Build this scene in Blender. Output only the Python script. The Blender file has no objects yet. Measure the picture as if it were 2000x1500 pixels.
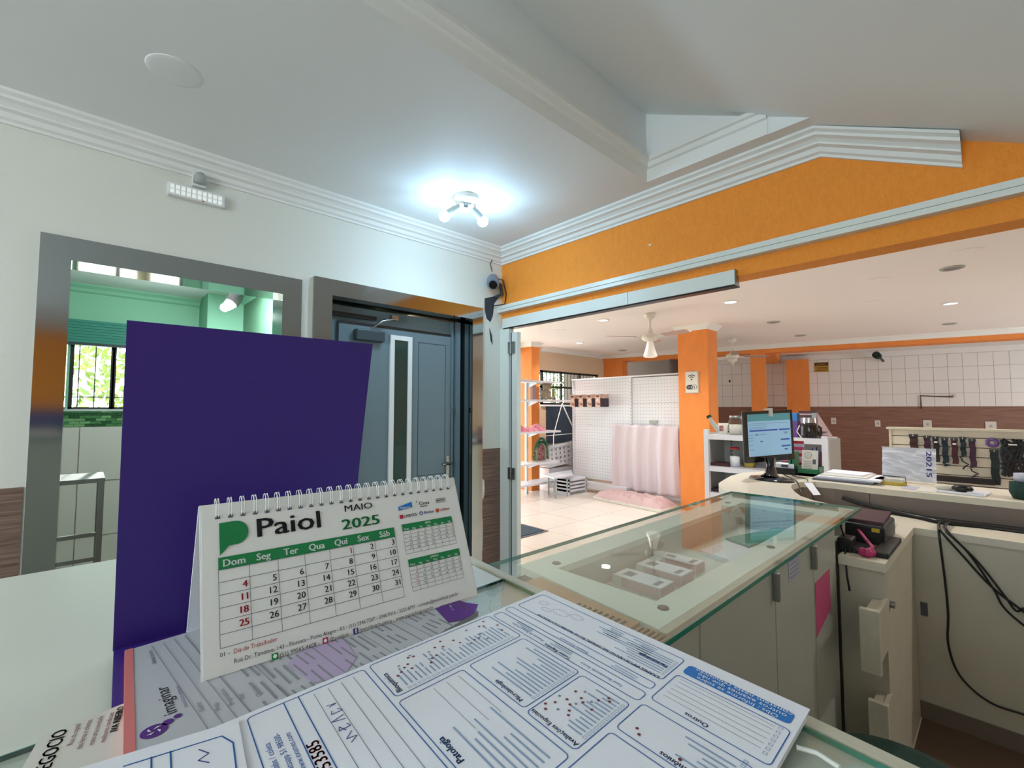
import bpy, bmesh, math, random
from mathutils import Vector, Matrix
random.seed(7)
C = bpy.context.scene.collection
D = bpy.data
R = math.radians

# ------------------------------------------------------------------ camera
cd = D.cameras.new('camera'); cam = D.objects.new('camera', cd); C.objects.link(cam)
cam.location = (0, 0, 1.35)
cam.rotation_euler = (R(93.12), 0, R(-43.1))
cd.sensor_width = 36; cd.lens = 36*899/2000; cd.clip_start = .01; cd.clip_end = 200
bpy.context.scene.camera = cam

# ------------------------------------------------------------------ world, sun, exposure
sc = bpy.context.scene
sc.view_settings.view_transform = 'Standard'; sc.view_settings.look = 'None'
sc.view_settings.gamma = 1; sc.view_settings.use_curve_mapping = False
sc.view_settings.exposure = 0.35
w = D.worlds.new('sky'); sc.world = w; w.use_nodes = True
nt = w.node_tree; bg = nt.nodes['Background']
bg.inputs[0].default_value = (.82, .94, 1.0, 1); bg.inputs[1].default_value = 6.0
def light(name, kind, loc, energy, color=(1, 1, 1), size=.1, sizey=None, rot=(0, 0, 0), spot=None):
    l = D.lights.new(name, kind); l.energy = energy; l.color = color
    if kind == 'AREA':
        l.size = size
        if sizey: l.shape = 'RECTANGLE'; l.size_y = sizey
    elif kind == 'SUN': l.angle = size
    else: l.shadow_soft_size = size
    if kind == 'SPOT': l.spot_size = spot or R(120); l.spot_blend = .6
    o = D.objects.new(name, l); C.objects.link(o); o.location = loc; o.rotation_euler = rot
    return o
# daylight sun through the shop windows of the far hall
s = light('sun', 'SUN', (3, 12, 8), 6, (1, .95, .88), R(1.2))
s.rotation_euler = Vector((-.14, -1, -.78)).to_track_quat('-Z', 'Y').to_euler()
# portals: they only guide the sky's own light through the real openings
def portal(name, loc, sx, sy, rot):
    l = D.lights.new(name, 'AREA'); l.shape = 'RECTANGLE'; l.size = sx; l.size_y = sy
    l.cycles.is_portal = True
    o = D.objects.new(name, l); C.objects.link(o); o.location = loc; o.rotation_euler = rot
portal('portal_hall', (3.9, 5.9, 1.15), 2.7, 2.3, (R(-90), 0, 0))
portal('portal_hall_high', (6.95, 5.9, 1.75), 1.75, .66, (R(-90), 0, 0))
portal('portal_hall_right', (8.9, -3.1, 1.62), 3.2, 1.05, (R(90), 0, 0))
portal('portal_green_room', (.25, 4.85, 1.59), .66, .5, (R(-90), 0, 0))
portal('portal_shop_front', (-2.45, .3, 1.65), 1.5, 2.2, (0, R(-90), 0))

# ------------------------------------------------------------------ helpers
def lin(c):
    if isinstance(c, str): c = [int(c[i:i+2], 16)/255 for i in (0, 2, 4)]
    return tuple((x/12.92 if x <= .04045 else ((x+.055)/1.055)**2.4) for x in c)
MATS = {}
def mat(name, col, rough=.6, metal=0., emit=0., noise=None, bump=None, trans=0., alpha=1., ior=1.45, spec=.5, ramp=None, stretch=(1, 1, 1), coat=0.):
    m = D.materials.new(name); m.use_nodes = True; n = m.node_tree.nodes; L = m.node_tree.links
    b = n['Principled BSDF']; c = lin(col)
    b.inputs['Base Color'].default_value = (*c, 1); b.inputs['Roughness'].default_value = rough
    b.inputs['Metallic'].default_value = metal; b.inputs['IOR'].default_value = ior
    b.inputs['Specular IOR Level'].default_value = spec
    if coat: b.inputs['Coat Weight'].default_value = coat; b.inputs['Coat Roughness'].default_value = .05
    if trans: b.inputs['Transmission Weight'].default_value = trans
    if alpha < 1: b.inputs['Alpha'].default_value = alpha
    if emit: b.inputs['Emission Color'].default_value = (*c, 1); b.inputs['Emission Strength'].default_value = emit
    if noise or bump:
        tc = n.new('ShaderNodeTexCoord'); mp = n.new('ShaderNodeMapping'); L.new(tc.outputs['Object'], mp.inputs[0])
        mp.inputs['Scale'].default_value = stretch
    if noise:
        sc_, amt = noise; t = n.new('ShaderNodeTexNoise'); t.inputs['Scale'].default_value = sc_; t.inputs['Detail'].default_value = 5
        L.new(mp.outputs[0], t.inputs['Vector'])
        r = n.new('ShaderNodeValToRGB'); L.new(t.outputs['Fac'], r.inputs[0])
        c2 = lin(ramp) if ramp else tuple(min(1, x*(1+amt)) for x in c)
        c1 = tuple(x*(1-amt) for x in c)
        r.color_ramp.elements[0].position = .3; r.color_ramp.elements[1].position = .7
        r.color_ramp.elements[0].color = (*c1, 1); r.color_ramp.elements[1].color = (*c2, 1)
        L.new(r.outputs[0], b.inputs['Base Color'])
    if bump:
        bs, ba = bump; t = n.new('ShaderNodeTexNoise'); t.inputs['Scale'].default_value = bs; t.inputs['Detail'].default_value = 6
        L.new(mp.outputs[0], t.inputs['Vector'])
        bp = n.new('ShaderNodeBump'); bp.inputs['Strength'].default_value = ba; bp.inputs['Distance'].default_value = .01
        L.new(t.outputs['Fac'], bp.inputs['Height']); L.new(bp.outputs[0], b.inputs['Normal'])
    MATS[name] = m; return m
M = {}
def dm(k, *a, **kw): M[k] = mat(k, *a, **kw)
dm('cream_wall', 'DFDFD5', .75, bump=(60, .15)); dm('ceiling_white', 'E8EAE8', .6, bump=(25, .05), spec=.5)
dm('ceiling_hall', 'F2EBE6', .55); dm('plaster_white', 'E9E9E4', .6)
dm('orange_texture', 'FF9A36', .7, noise=(60, .05), bump=(140, .8), stretch=(1, 1, .45))
dm('orange_paint', 'E8893E', .6, noise=(8, .06), bump=(120, .4), stretch=(1, 1, .4))
dm('wood_laminate', '6A5146', .5, noise=(14, .28), ramp='947A6C', stretch=(.25, .25, 9))
dm('wood_wall', '7E5644', .55, noise=(10, .15), ramp='946C5A', stretch=(.3, .3, 8))
dm('chrome', 'A6AAAA', .09, 1.0); dm('steel', '9A9FA0', .25, 1.0); dm('alu', 'DDE0D8', .35, .0, spec=.6)
dm('door_grey', '6E828A', .4, bump=(200, .03)); dm('door_dark', '38464C', .4); dm('white_paint', 'E6E8E6', .4)
dm('dark_glass', '23403A', .08, spec=.8); dm('black', '1B1A1A', .35); dm('black_gloss', '1C1818', .12, coat=.5)
dm('laminate', 'D8D9CC', .3, noise=(3, .02)); dm('laminate_edge', 'CFC9B4', .45, noise=(30, .05))
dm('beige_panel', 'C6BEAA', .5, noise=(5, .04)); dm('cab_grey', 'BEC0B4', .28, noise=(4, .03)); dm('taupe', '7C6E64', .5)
dm('counter_top', 'DAD2BE', .4, noise=(40, .03)); dm('board_white', 'EAF2EA', .45); dm('board_side', 'CCD6CE', .6)
dm('cardboard', 'C49A74', .85, noise=(30, .12)); dm('cardboard_dark', '6E5238', .9); dm('purple', '3B2580', .38, noise=(2, .08))
dm('paper', 'F0F1F8', .65); dm('paper_warm', 'DAD6CC', .7); dm('paper_grey', 'BFC0C6', .7); dm('cal_paper', 'EAEAE6', .5)
dm('ink_blue', '2B62A8', .6); dm('ink_soft', '8FA6C4', .7); dm('ink_grey', '8C8C94', .7); dm('ink_black', '23232B', .5)
dm('ink_red', 'B0283C', .6); dm('ink_darkred', '7A2834', .6); dm('ink_green', '158048', .5); dm('ink_purple', '5A2C82', .6); dm('ink_white', 'F2F4F2', .6)
dm('blue_banner', '1878C8', .5); dm('lilac', 'B9A8C8', .7); dm('grid_grey', '5A5A60', .6); dm('ink_orange', 'C8502E', .6); dm('pink_edge', 'D87A78', .7)
dm('floor_tile', 'EBDFD6', .22, noise=(2, .03), spec=.5); dm('grout', 'A89484', .9); dm('floor_brown', '6A5648', .5, noise=(6, .12))
dm('tile_white', 'E6DFDA', .25, spec=.5); dm('tile_grout', '8C7A6E', .9); dm('mosaic', '4C8A54', .25); dm('mosaic_light', '7FB07A', .25); dm('mosaic_dark', '2C5C38', .25)
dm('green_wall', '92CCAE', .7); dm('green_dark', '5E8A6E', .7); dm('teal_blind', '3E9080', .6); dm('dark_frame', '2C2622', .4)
dm('banner_blue', '2A4E86', .5); dm('beige_wall', 'D8BEA0', .75); dm('bay_shade_grey', '6A625E', .8); dm('navy_panel', '2E3C4C', .6, noise=(5, .1)); dm('metal_white', 'E0E2EA', .3)
dm('well_grey', 'C6CCC6', .5); dm('shelf_grey', 'B4B2AE', .45); dm('fan_white', 'E4DDD2', .35); dm('fan_blade', 'B89A8C', .5); dm('frost', 'F4EEE4', .4, emit=.15)
dm('bulb', 'F4FAFF', .3, emit=10); dm('lamp_on', 'FFFFFF', .3, emit=9); dm('lamp_off', '8A7E74', .35)
dm('plush', 'A89A88', .95, noise=(60, .15), bump=(90, .8)); dm('pink_cloth', 'D85A78', .9, noise=(18, .2), ramp='F0B4C4'); dm('tinsel', '1E7A5C', .6, noise=(40, .35))
dm('picture_brown', '6A3A3A', .6, noise=(24, .5), ramp='C89088'); dm('drape_pink', 'D8CCD4', .85); dm('cushion_pink', 'CDB0B2', .9); dm('mat_blue', '3A4858', .95, noise=(150, .2))
dm('leaf', '5E7A30', .7, noise=(3, .3), ramp='A4B45C'); dm('bark', '5A4636', .9)
dm('box_photo', 'E0A8A0', .5, noise=(25, .35), ramp='F6DCC8'); dm('box_dark', '3A2E3C', .5)
dm('red_lid', 'B8303A', .4); dm('green_lid', '5E9A3A', .4); dm('yellow_stuff', 'B8A040', .6, noise=(40, .3)); dm('blue_thing', '3E7EC0', .5); dm('purple_thing', '684688', .5)
dm('maroon', '4A2A30', .6); dm('green_plastic', '1E6E46', .4); dm('navy_ink', '3A3A8A', .5); dm('magenta', 'B8346A', .5); dm('dark_green', '1E3C34', .9, noise=(30, .2), bump=(80, .5))
dm('collar_brown', '3E2420', .7); dm('collar_plum', '3E2238', .7); dm('collar_black', '201A1E', .7); dm('collar_teal', '182830', .7); dm('collar_wine', '421C22', .7); dm('harness', '202C2C', .8); dm('silver', 'C8C8CC', .25, 1.)
dm('switch_white', 'DCD0C8', .5); dm('sign_yellow', 'B89034', .6); dm('sign_brown', '4A2C18', .6); dm('pink_note', 'CC5480', .7); dm('note_lav', 'B8B8C8', .7)
dm('screen', '8CB4D0', .3, emit=.32); dm('screen_bar', '2E4A9A', .4, emit=.35); dm('screen_top', '4E8A94', .4, emit=.3); dm('screen_white', 'C4DCF0', .4, emit=.35); dm('screen_grey', '5A7086', .4, emit=.3)
dm('wall_scar', '3A3F48', .9); dm('camera_grey', '7C8A98', .4); dm('plastic_grey', 'A8ACA8', .4); dm('led_cell', 'F0F4F0', .3, emit=.25); dm('yellow_label', 'C8A82E', .6); dm('white_cord', 'D8D8D0', .5)
def glassmat(name, col, rough=0., tint=.9):
    m = D.materials.new(name); m.use_nodes = True; n = m.node_tree.nodes; L = m.node_tree.links; n.clear()
    out = n.new('ShaderNodeOutputMaterial'); tr = n.new('ShaderNodeBsdfTransparent'); gl = n.new('ShaderNodeBsdfGlossy'); mx = n.new('ShaderNodeMixShader'); fr = n.new('ShaderNodeLayerWeight')
    tr.inputs[0].default_value = (*lin(col), 1); gl.inputs['Roughness'].default_value = rough; fr.inputs[0].default_value = .5
    pw = n.new('ShaderNodeMath'); pw.operation = 'POWER'; pw.inputs[1].default_value = 3.6; ma = n.new('ShaderNodeMath'); ma.operation = 'MULTIPLY_ADD'; ma.inputs[1].default_value = .62; ma.inputs[2].default_value = .03
    L.new(fr.outputs[1], pw.inputs[0]); L.new(pw.outputs[0], ma.inputs[0]); L.new(ma.outputs[0], mx.inputs[0]); L.new(tr.outputs[0], mx.inputs[1]); L.new(gl.outputs[0], mx.inputs[2]); L.new(mx.outputs[0], out.inputs[0]); M[name] = m
glassmat('glass_clear', 'FAFDFC'); glassmat('glass_green', 'FAFEFB'); glassmat('plastic_clear', 'F0F0F0', .08)
dm('glass_edge', '2C8C78', .15, emit=0, spec=.8)

MW = {}
def world_of(o):
    return MW.get(o.name, Matrix.Identity(4)) if o else Matrix.Identity(4)
def tag(o, label=None, cat=None, group=None, kind=None):
    if label: o['label'] = label
    if cat: o['category'] = cat
    if group: o['group'] = group
    if kind: o['kind'] = kind
    return o
def thing(name, label, cat, loc, group=None, rz=0., kind=None):
    o = D.objects.new(name, None); o.empty_display_size = .05; C.objects.link(o)
    o.location = loc; o.rotation_euler = (0, 0, rz)
    MW[o.name] = Matrix.Translation(loc) @ Matrix.Rotation(rz, 4, 'Z')
    return tag(o, label, cat, group, kind)
class MB:
    def __init__(s): s.v = []; s.f = []; s.smooth = []
    def add(s, vs, fs, sm=False, T=None):
        k = len(s.v)
        s.v += [(T @ Vector(p))[:] if T else tuple(p) for p in vs]
        s.f += [tuple(i+k for i in f) for f in fs]; s.smooth += [sm]*len(fs); return s
    def box(s, x0, x1, y0, y1, z0, z1, T=None):
        if x0 > x1: x0, x1 = x1, x0
        if y0 > y1: y0, y1 = y1, y0
        if z0 > z1: z0, z1 = z1, z0
        vs = [(x, y, z) for z in (z0, z1) for y in (y0, y1) for x in (x0, x1)]
        return s.add(vs, [(0, 2, 3, 1), (4, 5, 7, 6), (0, 1, 5, 4), (2, 6, 7, 3), (0, 4, 6, 2), (1, 3, 7, 5)], T=T)
    def quad(s, a, b, c, d): return s.add([a, b, c, d], [(0, 1, 2, 3)])
    def slab(s, pts, th):           # planar polygon (list of 3D points) extruded by vector th
        n = len(pts); th = Vector(th); vs = [Vector(p) for p in pts]; vs2 = [p+th for p in vs]
        return s.add([p[:] for p in vs+vs2], [tuple(range(n))[::-1], tuple(range(n, 2*n))]+[(i, (i+1) % n, n+(i+1) % n, n+i) for i in range(n)])
    def prism(s, poly, z0, z1): return s.slab([(x, y, z0) for x, y in poly], (0, 0, z1-z0))
    def tube(s, path, r, n=8, cap=True, sm=True):
        P_ = [Vector(p) for p in path]; rings = []; up = Vector((0, 0, 1)); k = len(s.v)
        rr = r if isinstance(r, (list, tuple)) else [r]*len(P_)
        prev = None
        for i, p in enumerate(P_):
            t = (P_[min(i+1, len(P_)-1)]-P_[max(i-1, 0)]).normalized()
            if prev is None:
                a = t.cross(up if abs(t.z) < .9 else Vector((1, 0, 0))).normalized()
            else:
                a = (prev - t*prev.dot(t)).normalized()
            prev = a; b = t.cross(a)
            rings.append([(p + rr[i]*(math.cos(2*math.pi*j/n)*a+math.sin(2*math.pi*j/n)*b))[:] for j in range(n)])
        vs = [v for rg in rings for v in rg]; fs = []
        for i in range(len(rings)-1):
            for j in range(n): fs.append((i*n+j, i*n+(j+1) % n, (i+1)*n+(j+1) % n, (i+1)*n+j))
        s.add(vs, fs, sm)
        if cap: s.add(rings[0], [tuple(range(n))[::-1]]); s.add(rings[-1], [tuple(range(n))])
        return s
    def lathe(s, prof, c=(0, 0, 0), n=24, T=None, sm=True):   # profile [(r,z)], axis z
        vs = []; fs = []; m = len(prof)
        for j in range(n):
            a = 2*math.pi*j/n
            for r_, z in prof: vs.append((c[0]+r_*math.cos(a), c[1]+r_*math.sin(a), c[2]+z))
        for j in range(n):
            for i in range(m-1): fs.append((j*m+i, ((j+1) % n)*m+i, ((j+1) % n)*m+i+1, j*m+i+1))
        return s.add(vs, fs, sm, T)
    def ball(s, c, r, n=12, T=None, sq=(1, 1, 1)):
        m = n//2; vs = []; fs = []
        for i in range(m+1):
            ph = math.pi*i/m
            for j in range(n):
                a = 2*math.pi*j/n
                vs.append((c[0]+sq[0]*r*math.sin(ph)*math.cos(a), c[1]+sq[1]*r*math.sin(ph)*math.sin(a), c[2]+sq[2]*r*math.cos(ph)))
        for i in range(m):
            for j in range(n): fs.append((i*n+j, (i+1)*n+j, (i+1)*n+(j+1) % n, i*n+(j+1) % n))
        return s.add(vs, fs, True, T)
    def build(s, name, m, parent=None, origin=None, bevel=0., label=None, cat=None, group=None, kind=None, merge=False):
        me = D.meshes.new(name)
        if parent is not None: W = world_of(parent)
        elif origin is not None: W = Matrix.Translation(origin)
        else: W = Matrix.Identity(4)
        inv = W.inverted()
        me.from_pydata([(inv @ Vector(p))[:] for p in s.v], [], s.f)
        me.polygons.foreach_set('use_smooth', s.smooth)
        me.materials.append(M[m] if isinstance(m, str) else m)
        bm = bmesh.new(); bm.from_mesh(me)
        if merge: bmesh.ops.remove_doubles(bm, verts=bm.verts, dist=1e-5)
        bmesh.ops.recalc_face_normals(bm, faces=bm.faces)
        bm.to_mesh(me); bm.free(); me.update()
        o = D.objects.new(name, me); C.objects.link(o)
        if parent is not None: o.parent = parent; MW[o.name] = W
        elif origin is not None: o.location = origin; MW[o.name] = W
        if bevel:
            b = o.modifiers.new('bevel', 'BEVEL'); b.width = bevel; b.segments = 2; b.limit_method = 'ANGLE'
        return tag(o, label, cat, group, kind)
def bx(*a, **k): return MB().box(*a, **k)
def copy_tree(o, parent=None, loc=None, label=None):
    c = o.copy(); C.objects.link(c)
    if parent is not None: c.parent = parent
    if loc is not None: c.location = loc
    if label: c['label'] = label
    for ch in list(o.children): copy_tree(ch, c)
    return c
_tc = {}
def glyphs(s):
    if s in _tc: return _tc[s]
    cu = D.curves.new('t', 'FONT'); cu.body = s; cu.resolution_u = 2; cu.size = 1
    ob = D.objects.new('t', cu); C.objects.link(ob)
    dg = bpy.context.evaluated_depsgraph_get(); me = D.meshes.new_from_object(ob.evaluated_get(dg))
    r = ([v.co[:] for v in me.vertices], [tuple(p.vertices) for p in me.polygons])
    D.objects.remove(ob); D.curves.remove(cu); D.meshes.remove(me); _tc[s] = r; return r
def text(mb, s, size, o, ex, ez, align='l', width=None, bold=0):
    """writes s on the plane spanned by ex (reading direction) and ez (up) starting at o"""
    vs, fs = glyphs(s)
    if not vs: return mb
    x1 = max(v[0] for v in vs); sx = size
    if width: sx = width/x1
    sh = {'l': 0, 'c': -x1*sx/2, 'r': -x1*sx}[align]
    o = Vector(o); ex = Vector(ex).normalized(); ez = Vector(ez).normalized()
    for db in ([0] if not bold else [-bold, 0, bold]):
        mb.add([(o+ex*(v[0]*sx+sh+db)+ez*(v[1]*size))[:] for v in vs], fs)
    return mb
# ================================================================== SETTING
ZC = 2.55; ZH = 2.47; YL = 2.6; XO = 2.326
ST = 'structure'
# floors
bx(-2.45, XO+.06, -2.0, YL, -.06, 0).build('floor', 'floor_brown', kind=ST)
fl = bx(XO+.06, 12.6, -3.0, 9.0, -.06, -.006).build('floor', 'grout', kind=ST)
tm = None
for i in range(9):
    for j in range(9):
        x = 2.63+i*.61; y = 1.12+j*.61
        if tm is None:
            o = bx(.003, .607, .003, .607, -.006, 0).build('tile', 'floor_tile', parent=fl, bevel=0); tm = o
        else: o = tm.copy(); C.objects.link(o); o.parent = fl
        o.location = (x, y, 0)
bx(XO+.06, 2.76, -3, .3, -.006, 0).build('brown_floor_strip', 'floor_brown', parent=fl)
bx(XO+.06, 2.63, .3, 9, -.006, 0).box(2.63, 12.6, .3, 1.12, -.006, 0).box(2.76, 12.6, -3, .3, -.006, 0).box(8.12, 12.6, 1.12, 9, -.006, 0).box(2.63, 8.12, 6.61, 9, -.006, 0).build('far_floor_tiling', 'floor_tile', parent=fl)
bx(-2.4, XO+.06, YL, 4.75, -.06, 0).build('floor', 'laminate_edge', kind=ST)

# near ceiling with its recess below the sloping underside of the stairs
c = MB(); XR = 2.15; YR = 1.25
c.box(-2.45, XO, YR, YL, ZC, ZC+.05)                       # low flat part
c.box(XR, XO, .5, YR, ZC, ZC+.0018)                          # strip along the orange wall
c.box(-2.45, XO, YR-.001, YR+.03, ZC+.002, 2.96)                     # recess side
c.slab([(XR, .504, ZC+.002), (XR, YR, ZC+.002), (XR, YR, 2.925)], (.03, 0, 0))
def zs(y): return ZC+.5*(y-.5)
c.slab([(-2.45, YR+.03, zs(YR+.03)), (XO, YR+.03, zs(YR+.03)), (XO, -.2, zs(-.2)), (-2.45, -.2, zs(-.2))], (0, 0, .04))
c.box(-2.45, XO, -2.0, -.2, zs(-.2), zs(-.2)+.04)
c.build('ceiling', 'ceiling_white', kind=ST)
# low border moulding inside the recess
def sweep(prof, path, offs, name, m, **k):
    """prof [(off,z)], path 3D points, offs unit offset directions per point"""
    mb = MB(); n = len(prof); vs = []
    for p, d in zip(path, offs):
        for o_, z in prof: vs.append((p[0]+d[0]*o_, p[1]+d[1]*o_, p[2]+z))
    fs = []
    for i in range(len(path)-1):
        for j in range(n): fs.append((i*n+j, i*n+(j+1) % n, (i+1)*n+(j+1) % n, (i+1)*n+j))
    fs += [tuple(range(n))[::-1], tuple(range((len(path)-1)*n, len(path)*n))]
    mb.add(vs, fs); return mb.build(name, m, **k)
crown = [(0, 0), (.105, 0), (.105, -.012), (.088, -.02), (.088, -.032), (.07, -.038), (.055, -.05), (.055, -.058), (.034, -.064), (.026, -.082), (.012, -.088), (.012, -.1), (0, -.1)]
rec = [(0, 0), (.004, 0), (.004, .055), (.004, .06), (.004, .066), (.016, .072), (.02, .095), (.034, .1), (.034, .118), (0, .125)]
sweep(rec, [(-2.4, YR, ZC), (XR, YR, ZC), (XR, .66, ZC)], [(0, -1), (-1, -1), (-1, 0)], 'trim_1', 'plaster_white', kind=ST)
sweep(crown, [(-2.4, YL, ZC), (XO, YL, ZC), (XO, .505, ZC), (XO, .07, 2.33)], [(0, -1), (-1, -1), (-1, 0), (-1, 0)], 'trim_2', 'plaster_white', kind=ST)

# left wall with its two doorways
wl = MB()
for a, b_ in ((-2.45, -.06), (.765, 1.01), (2.04, XO+.12)): wl.box(a, b_, YL, YL+.14, 0, ZC+.05)
wl.box(-.06, .765, YL, YL+.14, 1.965, ZC+.05).box(1.01, 2.04, YL, YL+.14, 2.0, ZC+.05)
wall_left = wl.build('wall_left', 'cream_wall', kind=ST)
wn = MB()
wn.box(-2.45, -.15, YL-.006, YL, 0, 1.05).box(2.125, XO-.012, YL-.006, YL, 0, 1.06)
wn.build('wood_wainscot', 'wood_laminate', parent=wall_left, label='brown wood-grain wainscot')
sc_ = MB()          # torn paint and plaster next to the right chrome frame and below the camera
for (x, z, w_, h_) in ((2.135, 1.16, .02, .12), (2.14, .78, .018, .16), (2.13, 1.42, .008, .08), (2.13, .45, .01, .3)):
    pts = [(x+w_*random.uniform(.4, 1)*math.cos(a), YL-.008, z+h_*random.uniform(.4, .6)*math.sin(a)) for a in [k*math.pi/4 for k in range(8)]]
    sc_.slab(pts, (0, .003, 0))
sc_.build('chipped_plaster', 'plaster_white', parent=wall_left)
sc_ = MB()
sc_.slab([(2.155, YL-.004, 2.17), (2.25, YL-.004, 2.2), (2.30, YL-.004, 2.21), (2.245, YL-.004, 2.145), (2.235, YL-.004, 2.06), (2.21, YL-.004, 2.0), (2.175, YL-.004, 2.02), (2.155, YL-.004, 2.08)], (0, .003, 0))
sc_.slab([(2.20, YL-.004, 1.95), (2.225, YL-.004, 1.9), (2.232, YL-.004, 1.83), (2.213, YL-.004, 1.86)], (0, .003, 0))
sc_.build('paint_scar', 'wall_scar', parent=wall_left, label='dark torn paint patch below the camera')

# orange wall above the wide opening
wr = bx(XO, XO+.12, -2.0, YL, 2.0, 2.6).build('wall_right', 'orange_texture', kind=ST)
bx(XO-.004, XO, 1.33, 1.345, 2.275, 2.285).build('paint_chip', 'plaster_white', parent=wr)
t = bx(XO-.045, XO, -1.9, YL, 2.078, 2.098).box(XO-.038, XO, -1.9, YL, 2.098, 2.103).box(XO-.045, XO, -1.9, YL, 2.103, 2.128).build('trim_3', 'alu', kind=ST)
# top rail, stiles and hinges of the folding glass doors pushed to the corner
d3 = thing('door_3', None, None, (XO-.02, 2.55, 0), kind=ST)
for a, b_ in ((.87, 1.468), (1.472, 2.56)): bx(XO-.03, XO+.012, a, b_, 1.957, 2.028).build('top_rail', 'alu', parent=d3)
bx(XO-.034, XO+.014, .866, .87, 1.95, 2.03).build('rail_end_cap', 'steel', parent=d3)
bx(XO-.02, XO+.03, .87, 2.56, 1.949, 1.957).build('rail_gasket', 'black', parent=d3)
bx(XO-.02, XO+.03, 2.50, 2.598, 0.01, 1.957).build('stile', 'alu', parent=d3, label='wide white jamb stile')
bx(XO-.012, XO+.02, 2.47, 2.498, 0.01, 1.92).build('stile', 'plastic_grey', parent=d3)
bx(XO-.018, XO+.02, 2.413, 2.468, 0.01, 1.915).build('stile', 'alu', parent=d3)
bx(XO-.02, XO-.012, 2.467, 2.471, 0.01, 1.915).build('seal', 'black', parent=d3)
for z in (1.76, .84):
    h = bx(XO-.03, XO-.012, 2.43, 2.50, z, z+.085).build('hinge', 'steel', parent=d3)
    MB().tube([(XO-.032, 2.466, z-.004), (XO-.032, 2.466, z+.089)], .007).build('hinge_pin', 'steel', parent=h)

# chrome door frames
def casing(x0, x1, X0, X1, zi, zo, name):
    d = thing(name, None, None, ((x0+x1)/2, YL, 0), kind=ST)
    y0, y1 = YL-.02, YL+.15
    for a, b_ in ((X0, x0), (x1, X1)):
        pts = [(a, y0), (b_, y0), (b_, y1), (a, y1)]
        MB().slab([(a, y0, 0), (b_, y0, 0), (b_, y0, zi if b_ == x0 else zo), (a, y0, zo if b_ == x0 else zi)], (0, .0195, 0)).box(b_-.02 if b_ == x0 else a, b_ if b_ == x0 else a+.02, y0+.0195, y1, 0, zi).build('chrome_jamb', 'chrome', parent=d)
    MB().slab([(x0, y0, zi), (x1, y0, zi), (X1, y0, zo), (X0, y0, zo)], (0, .0195, 0)).box(x0, x1, y0+.0195, y1, zi, zi+.02).build('chrome_lintel', 'chrome', parent=d)
    return d
d1 = casing(-.05, .757, -.142, .854, 1.957, 2.052, 'door_1')
d2 = casing(1.02, 2.03, .918, 2.124, 1.995, 2.087, 'door_2')
# grey steel door leaf in the right frame
Yd = YL+.13
bx(1.04, 2.01, Yd, Yd+.05, 0, 1.98).build('door_leaf_surround', 'door_grey', parent=d2)
bx(1.935, 1.955, Yd-.02, Yd, 0, 1.98).build('door_stop', 'door_grey', parent=d2)
bx(1.975, 2.01, Yd-.03, Yd, 0, 1.98).build('door_rebate', 'door_grey', parent=d2)
leaf = bx(1.11, 1.93, Yd-.025, Yd, 0.01, 1.885).build('door_leaf', 'door_grey', parent=d2, bevel=.004)
bx(1.115, 1.925, Yd-.028, Yd-.0255, 1.868, 1.885).build('top_seal', 'black', parent=leaf)
bx(1.07, 1.35, Yd-.03, Yd-.001, 1.91, 1.935).build('closer_rail', 'black', parent=d2)
for zz in ((.05, .85), (.9, 1.8)):
    g = MB()
    for x in (1.66, 1.88): g.box(x, x+.004, Yd-.0265, Yd-.0252, zz[0], zz[1])
    g.box(1.66, 1.884, Yd-.0265, Yd-.0252, zz[0], zz[0]+.004).box(1.66, 1.884, Yd-.0265, Yd-.0252, zz[1], zz[1]+.004)
    g.build('panel_groove', 'door_dark', parent=leaf)
fr = MB()
for a in ((1.445, 1.475, .12, 1.83), (1.575, 1.605, .12, 1.83), (1.475, 1.575, 1.80, 1.83), (1.475, 1.575, .12, .15)): fr.box(a[0], a[1], Yd-.04, Yd-.025, a[2], a[3])
fr.build('vision_frame', 'white_paint', parent=leaf, label='narrow white window frame')
bx(1.475, 1.575, Yd-.032, Yd-.026, .15, 1.80).build('vision_glass', 'dark_glass', parent=leaf, label='dark green glass strip')
cl = bx(1.2, 1.39, Yd-.075, Yd-.025, 1.77, 1.84).build('door_closer', 'door_dark', parent=leaf, bevel=.008)
MB().tube([(1.30, Yd-.06, 1.85), (1.36, Yd-.09, 1.9), (1.47, Yd-.05, 1.935)], .007).build('closer_arm', 'steel', parent=leaf)
bx(1.44, 1.49, Yd-.06, Yd-.03, 1.925, 1.955).build('arm_bracket', 'steel', parent=d2)
bx(1.95, 1.957, Yd-.035, Yd-.02, 1.32, 1.36).build('hinge', 'steel', parent=d2)
hd = MB().tube([(1.905, Yd-.025, .97), (1.905, Yd-.07, .97), (1.83, Yd-.075, .97)], .009).build('door_handle', 'chrome', parent=leaf)
bx(1.893, 1.917, Yd-.03, Yd-.025, .86, 1.02).build('handle_plate', 'chrome', parent=hd)

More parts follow.
